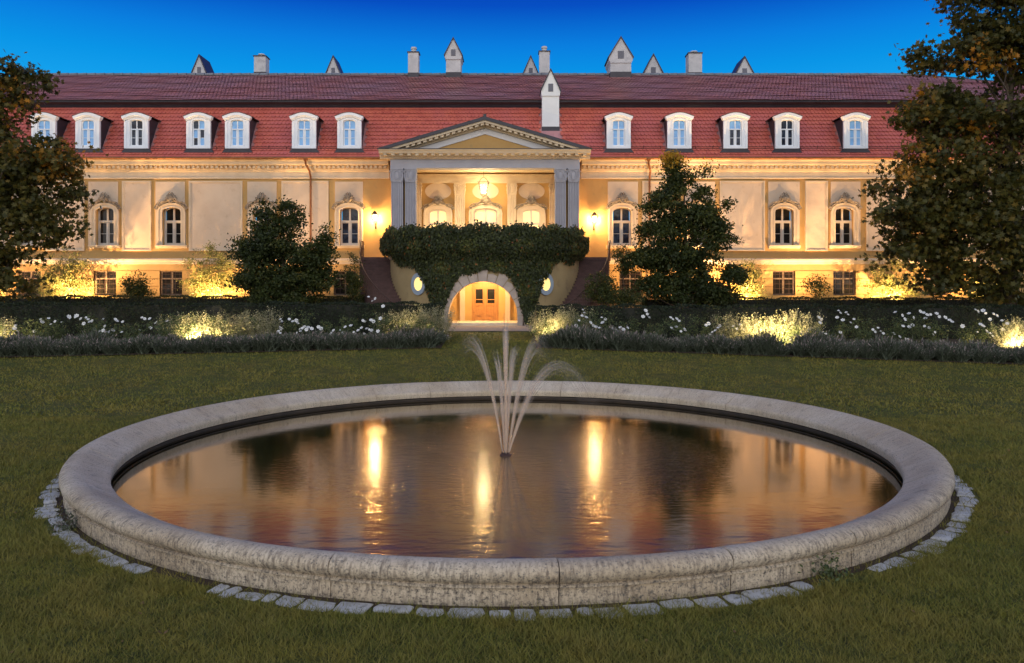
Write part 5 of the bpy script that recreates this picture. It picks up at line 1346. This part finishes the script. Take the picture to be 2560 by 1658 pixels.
for px, py, rx, rz_, lab, mt, n in SH:
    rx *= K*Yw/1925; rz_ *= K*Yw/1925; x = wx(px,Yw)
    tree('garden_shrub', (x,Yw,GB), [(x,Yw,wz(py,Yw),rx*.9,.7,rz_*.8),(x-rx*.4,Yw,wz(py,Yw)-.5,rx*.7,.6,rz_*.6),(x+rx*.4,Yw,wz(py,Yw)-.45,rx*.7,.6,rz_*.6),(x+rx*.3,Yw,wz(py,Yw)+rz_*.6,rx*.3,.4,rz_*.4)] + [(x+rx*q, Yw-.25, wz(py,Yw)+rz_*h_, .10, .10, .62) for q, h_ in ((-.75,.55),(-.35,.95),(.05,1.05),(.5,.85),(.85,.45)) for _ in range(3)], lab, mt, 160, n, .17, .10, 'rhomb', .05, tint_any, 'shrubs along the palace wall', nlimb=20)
for px, py, rx, rz_, lab, n, Yq in ((316,662,34,32,'dark rounded shrub between the two left basement windows',3600,44.6),(1895,662,30,26,'dim sparse shrub between the two right basement windows',1500,44.8),(1400,668,46,34,'dark bushy climbing rose at the foot of the right staircase',5200,40.6),(1450,690,38,18,'low dark shrub beside the right staircase, under the tree',2400,39.6),(818,640,16,52,'dark climbing plant on the railing of the left staircase',3000,42.0),(1448,600,22,34,'leafy climbing plant on the railing of the right staircase',2400,42.2)):
    rx *= K*Yq/1925; rz_ *= K*Yq/1925; x = wx(px,Yq)
    tree('garden_shrub', (x,Yq,float(g(Yq))), [(x,Yq,wz(py,Yq),rx,.5,rz_),(x+rx*.3,Yq,wz(py,Yq)-rz_*.5,rx*.8,.5,rz_*.6)], lab, M['tree'], 90, n, .15, .11, 'rhomb', .04, tint_any, None, nlimb=16)
# weeds growing at the foot of the basin
for i, (ang, n, lab) in enumerate(((R(222), 260, 'grey green weed growing at the left front foot of the basin'), (R(297), 220, 'dark weed growing at the right front foot of the basin'))):
    x, y = BCX+7.44*math.cos(ang), BCY+7.44*math.sin(ang); Pp = np.abs(rng.normal(size=(n,3)))*np.array([.10,.10,.11])*np.sign(np.c_[rng.normal(size=(n,2)),np.ones(n)])
    o = thing('weed_tuft', (x,y,0), lab, 'weed'); WL[o.name] = Vector((x,y,-.05)); o.location.z = -.05; tag(put('foliage', leaf_mesh('foliage', Pp, rng.uniform(.03,.06,n), M['lavender' if i == 0 else 'rose'], 'rhomb', rng.random(n)*.8), o, (x,y,-.05)), kind='stuff')

# ------------------------------------------------------------------ grass blades
def build_grass():
    Vs = []; Ts = []
    def region(n, y0, y1, hfun, wfun):
        y = rng.uniform(y0, y1, n); xm = y*.92+2.5; x = rng.uniform(-1,1,n)*xm
        rr_ = np.hypot(x-BCX, y-BCY); ok = (rr_ > 7.36) & (y < bed_front(x)+.15)
        ok |= (y >= 30) & (x > BL1) & (x < BR0) & (y < 37.2)
        stone = (rr_ < 7.60+.05*np.sin(np.arctan2(y-BCY,x-BCX)*23)+.05*np.sin(np.arctan2(y-BCY,x-BCX)*9.3)) & (y < BCY+.5) & (rng.random(n) < .84); ok &= ~stone
        x, y = x[ok], y[ok]; m = len(x)
        z = g(y)+dip(x,y); pat = np.sin(x*2.3+np.sin(y*1.9)*1.5)*np.sin(y*2.1+np.sin(x*1.3)*1.7)+.6*np.sin(x*7.1+y*3.3)*np.sin(y*6.3-x*2.2); h = hfun(y)*rng.uniform(.45,1.35,m)*(1+.28*pat)*np.where(np.hypot(x-BCX,y-BCY)<7.8,1.35,1); w_ = wfun(y)*rng.uniform(.7,1.3,m)
        a = rng.uniform(0,2*np.pi,m); ln = rng.normal(size=(m,2))*.75
        b = np.stack([x,y,z-.005],1); s = np.stack([np.cos(a)*w_, np.sin(a)*w_, np.zeros(m)],1); tip = b + np.stack([ln[:,0]*h, ln[:,1]*h, h],1)
        Vs.append(np.stack([b-s, b+s, tip],1)); Ts.append(np.clip(rng.beta(1.2,2.0,m)+.09*pat, 0, 1))
    region(480000, 5.2, 10, lambda y: .050, lambda y: .0042)
    region(420000, 10, 18, lambda y: .052, lambda y: .0062)
    region(230000, 18, 37, lambda y: .055, lambda y: .013)
    V = np.concatenate(Vs); T = np.concatenate(Ts)
    tag(put('grass', fast_mesh('grass', V, None, M['grass'], T)), kind='stuff')
build_grass()

# fallen leaves
n = 260; y = rng.uniform(6.2, 30, n); x = rng.uniform(-1,1,n)*(y*.68); ok = (np.hypot(x-BCX, y-BCY) > 7.9) & (y < bed_front(x)); x, y = x[ok], y[ok]
Pp = np.stack([x, y, g(y)+dip(x,y)+.03], 1)
tag(put('fallen_leaves', leaf_mesh('fallen_leaves', Pp, rng.uniform(.04,.085,len(x)), mat('dry_leaf', (.24,.13,.04), (.14,.08,.03), 5, .8), 'ivy', None, nrm=np.array([0,-.2,1.0]), spread=.35)), kind='stuff')
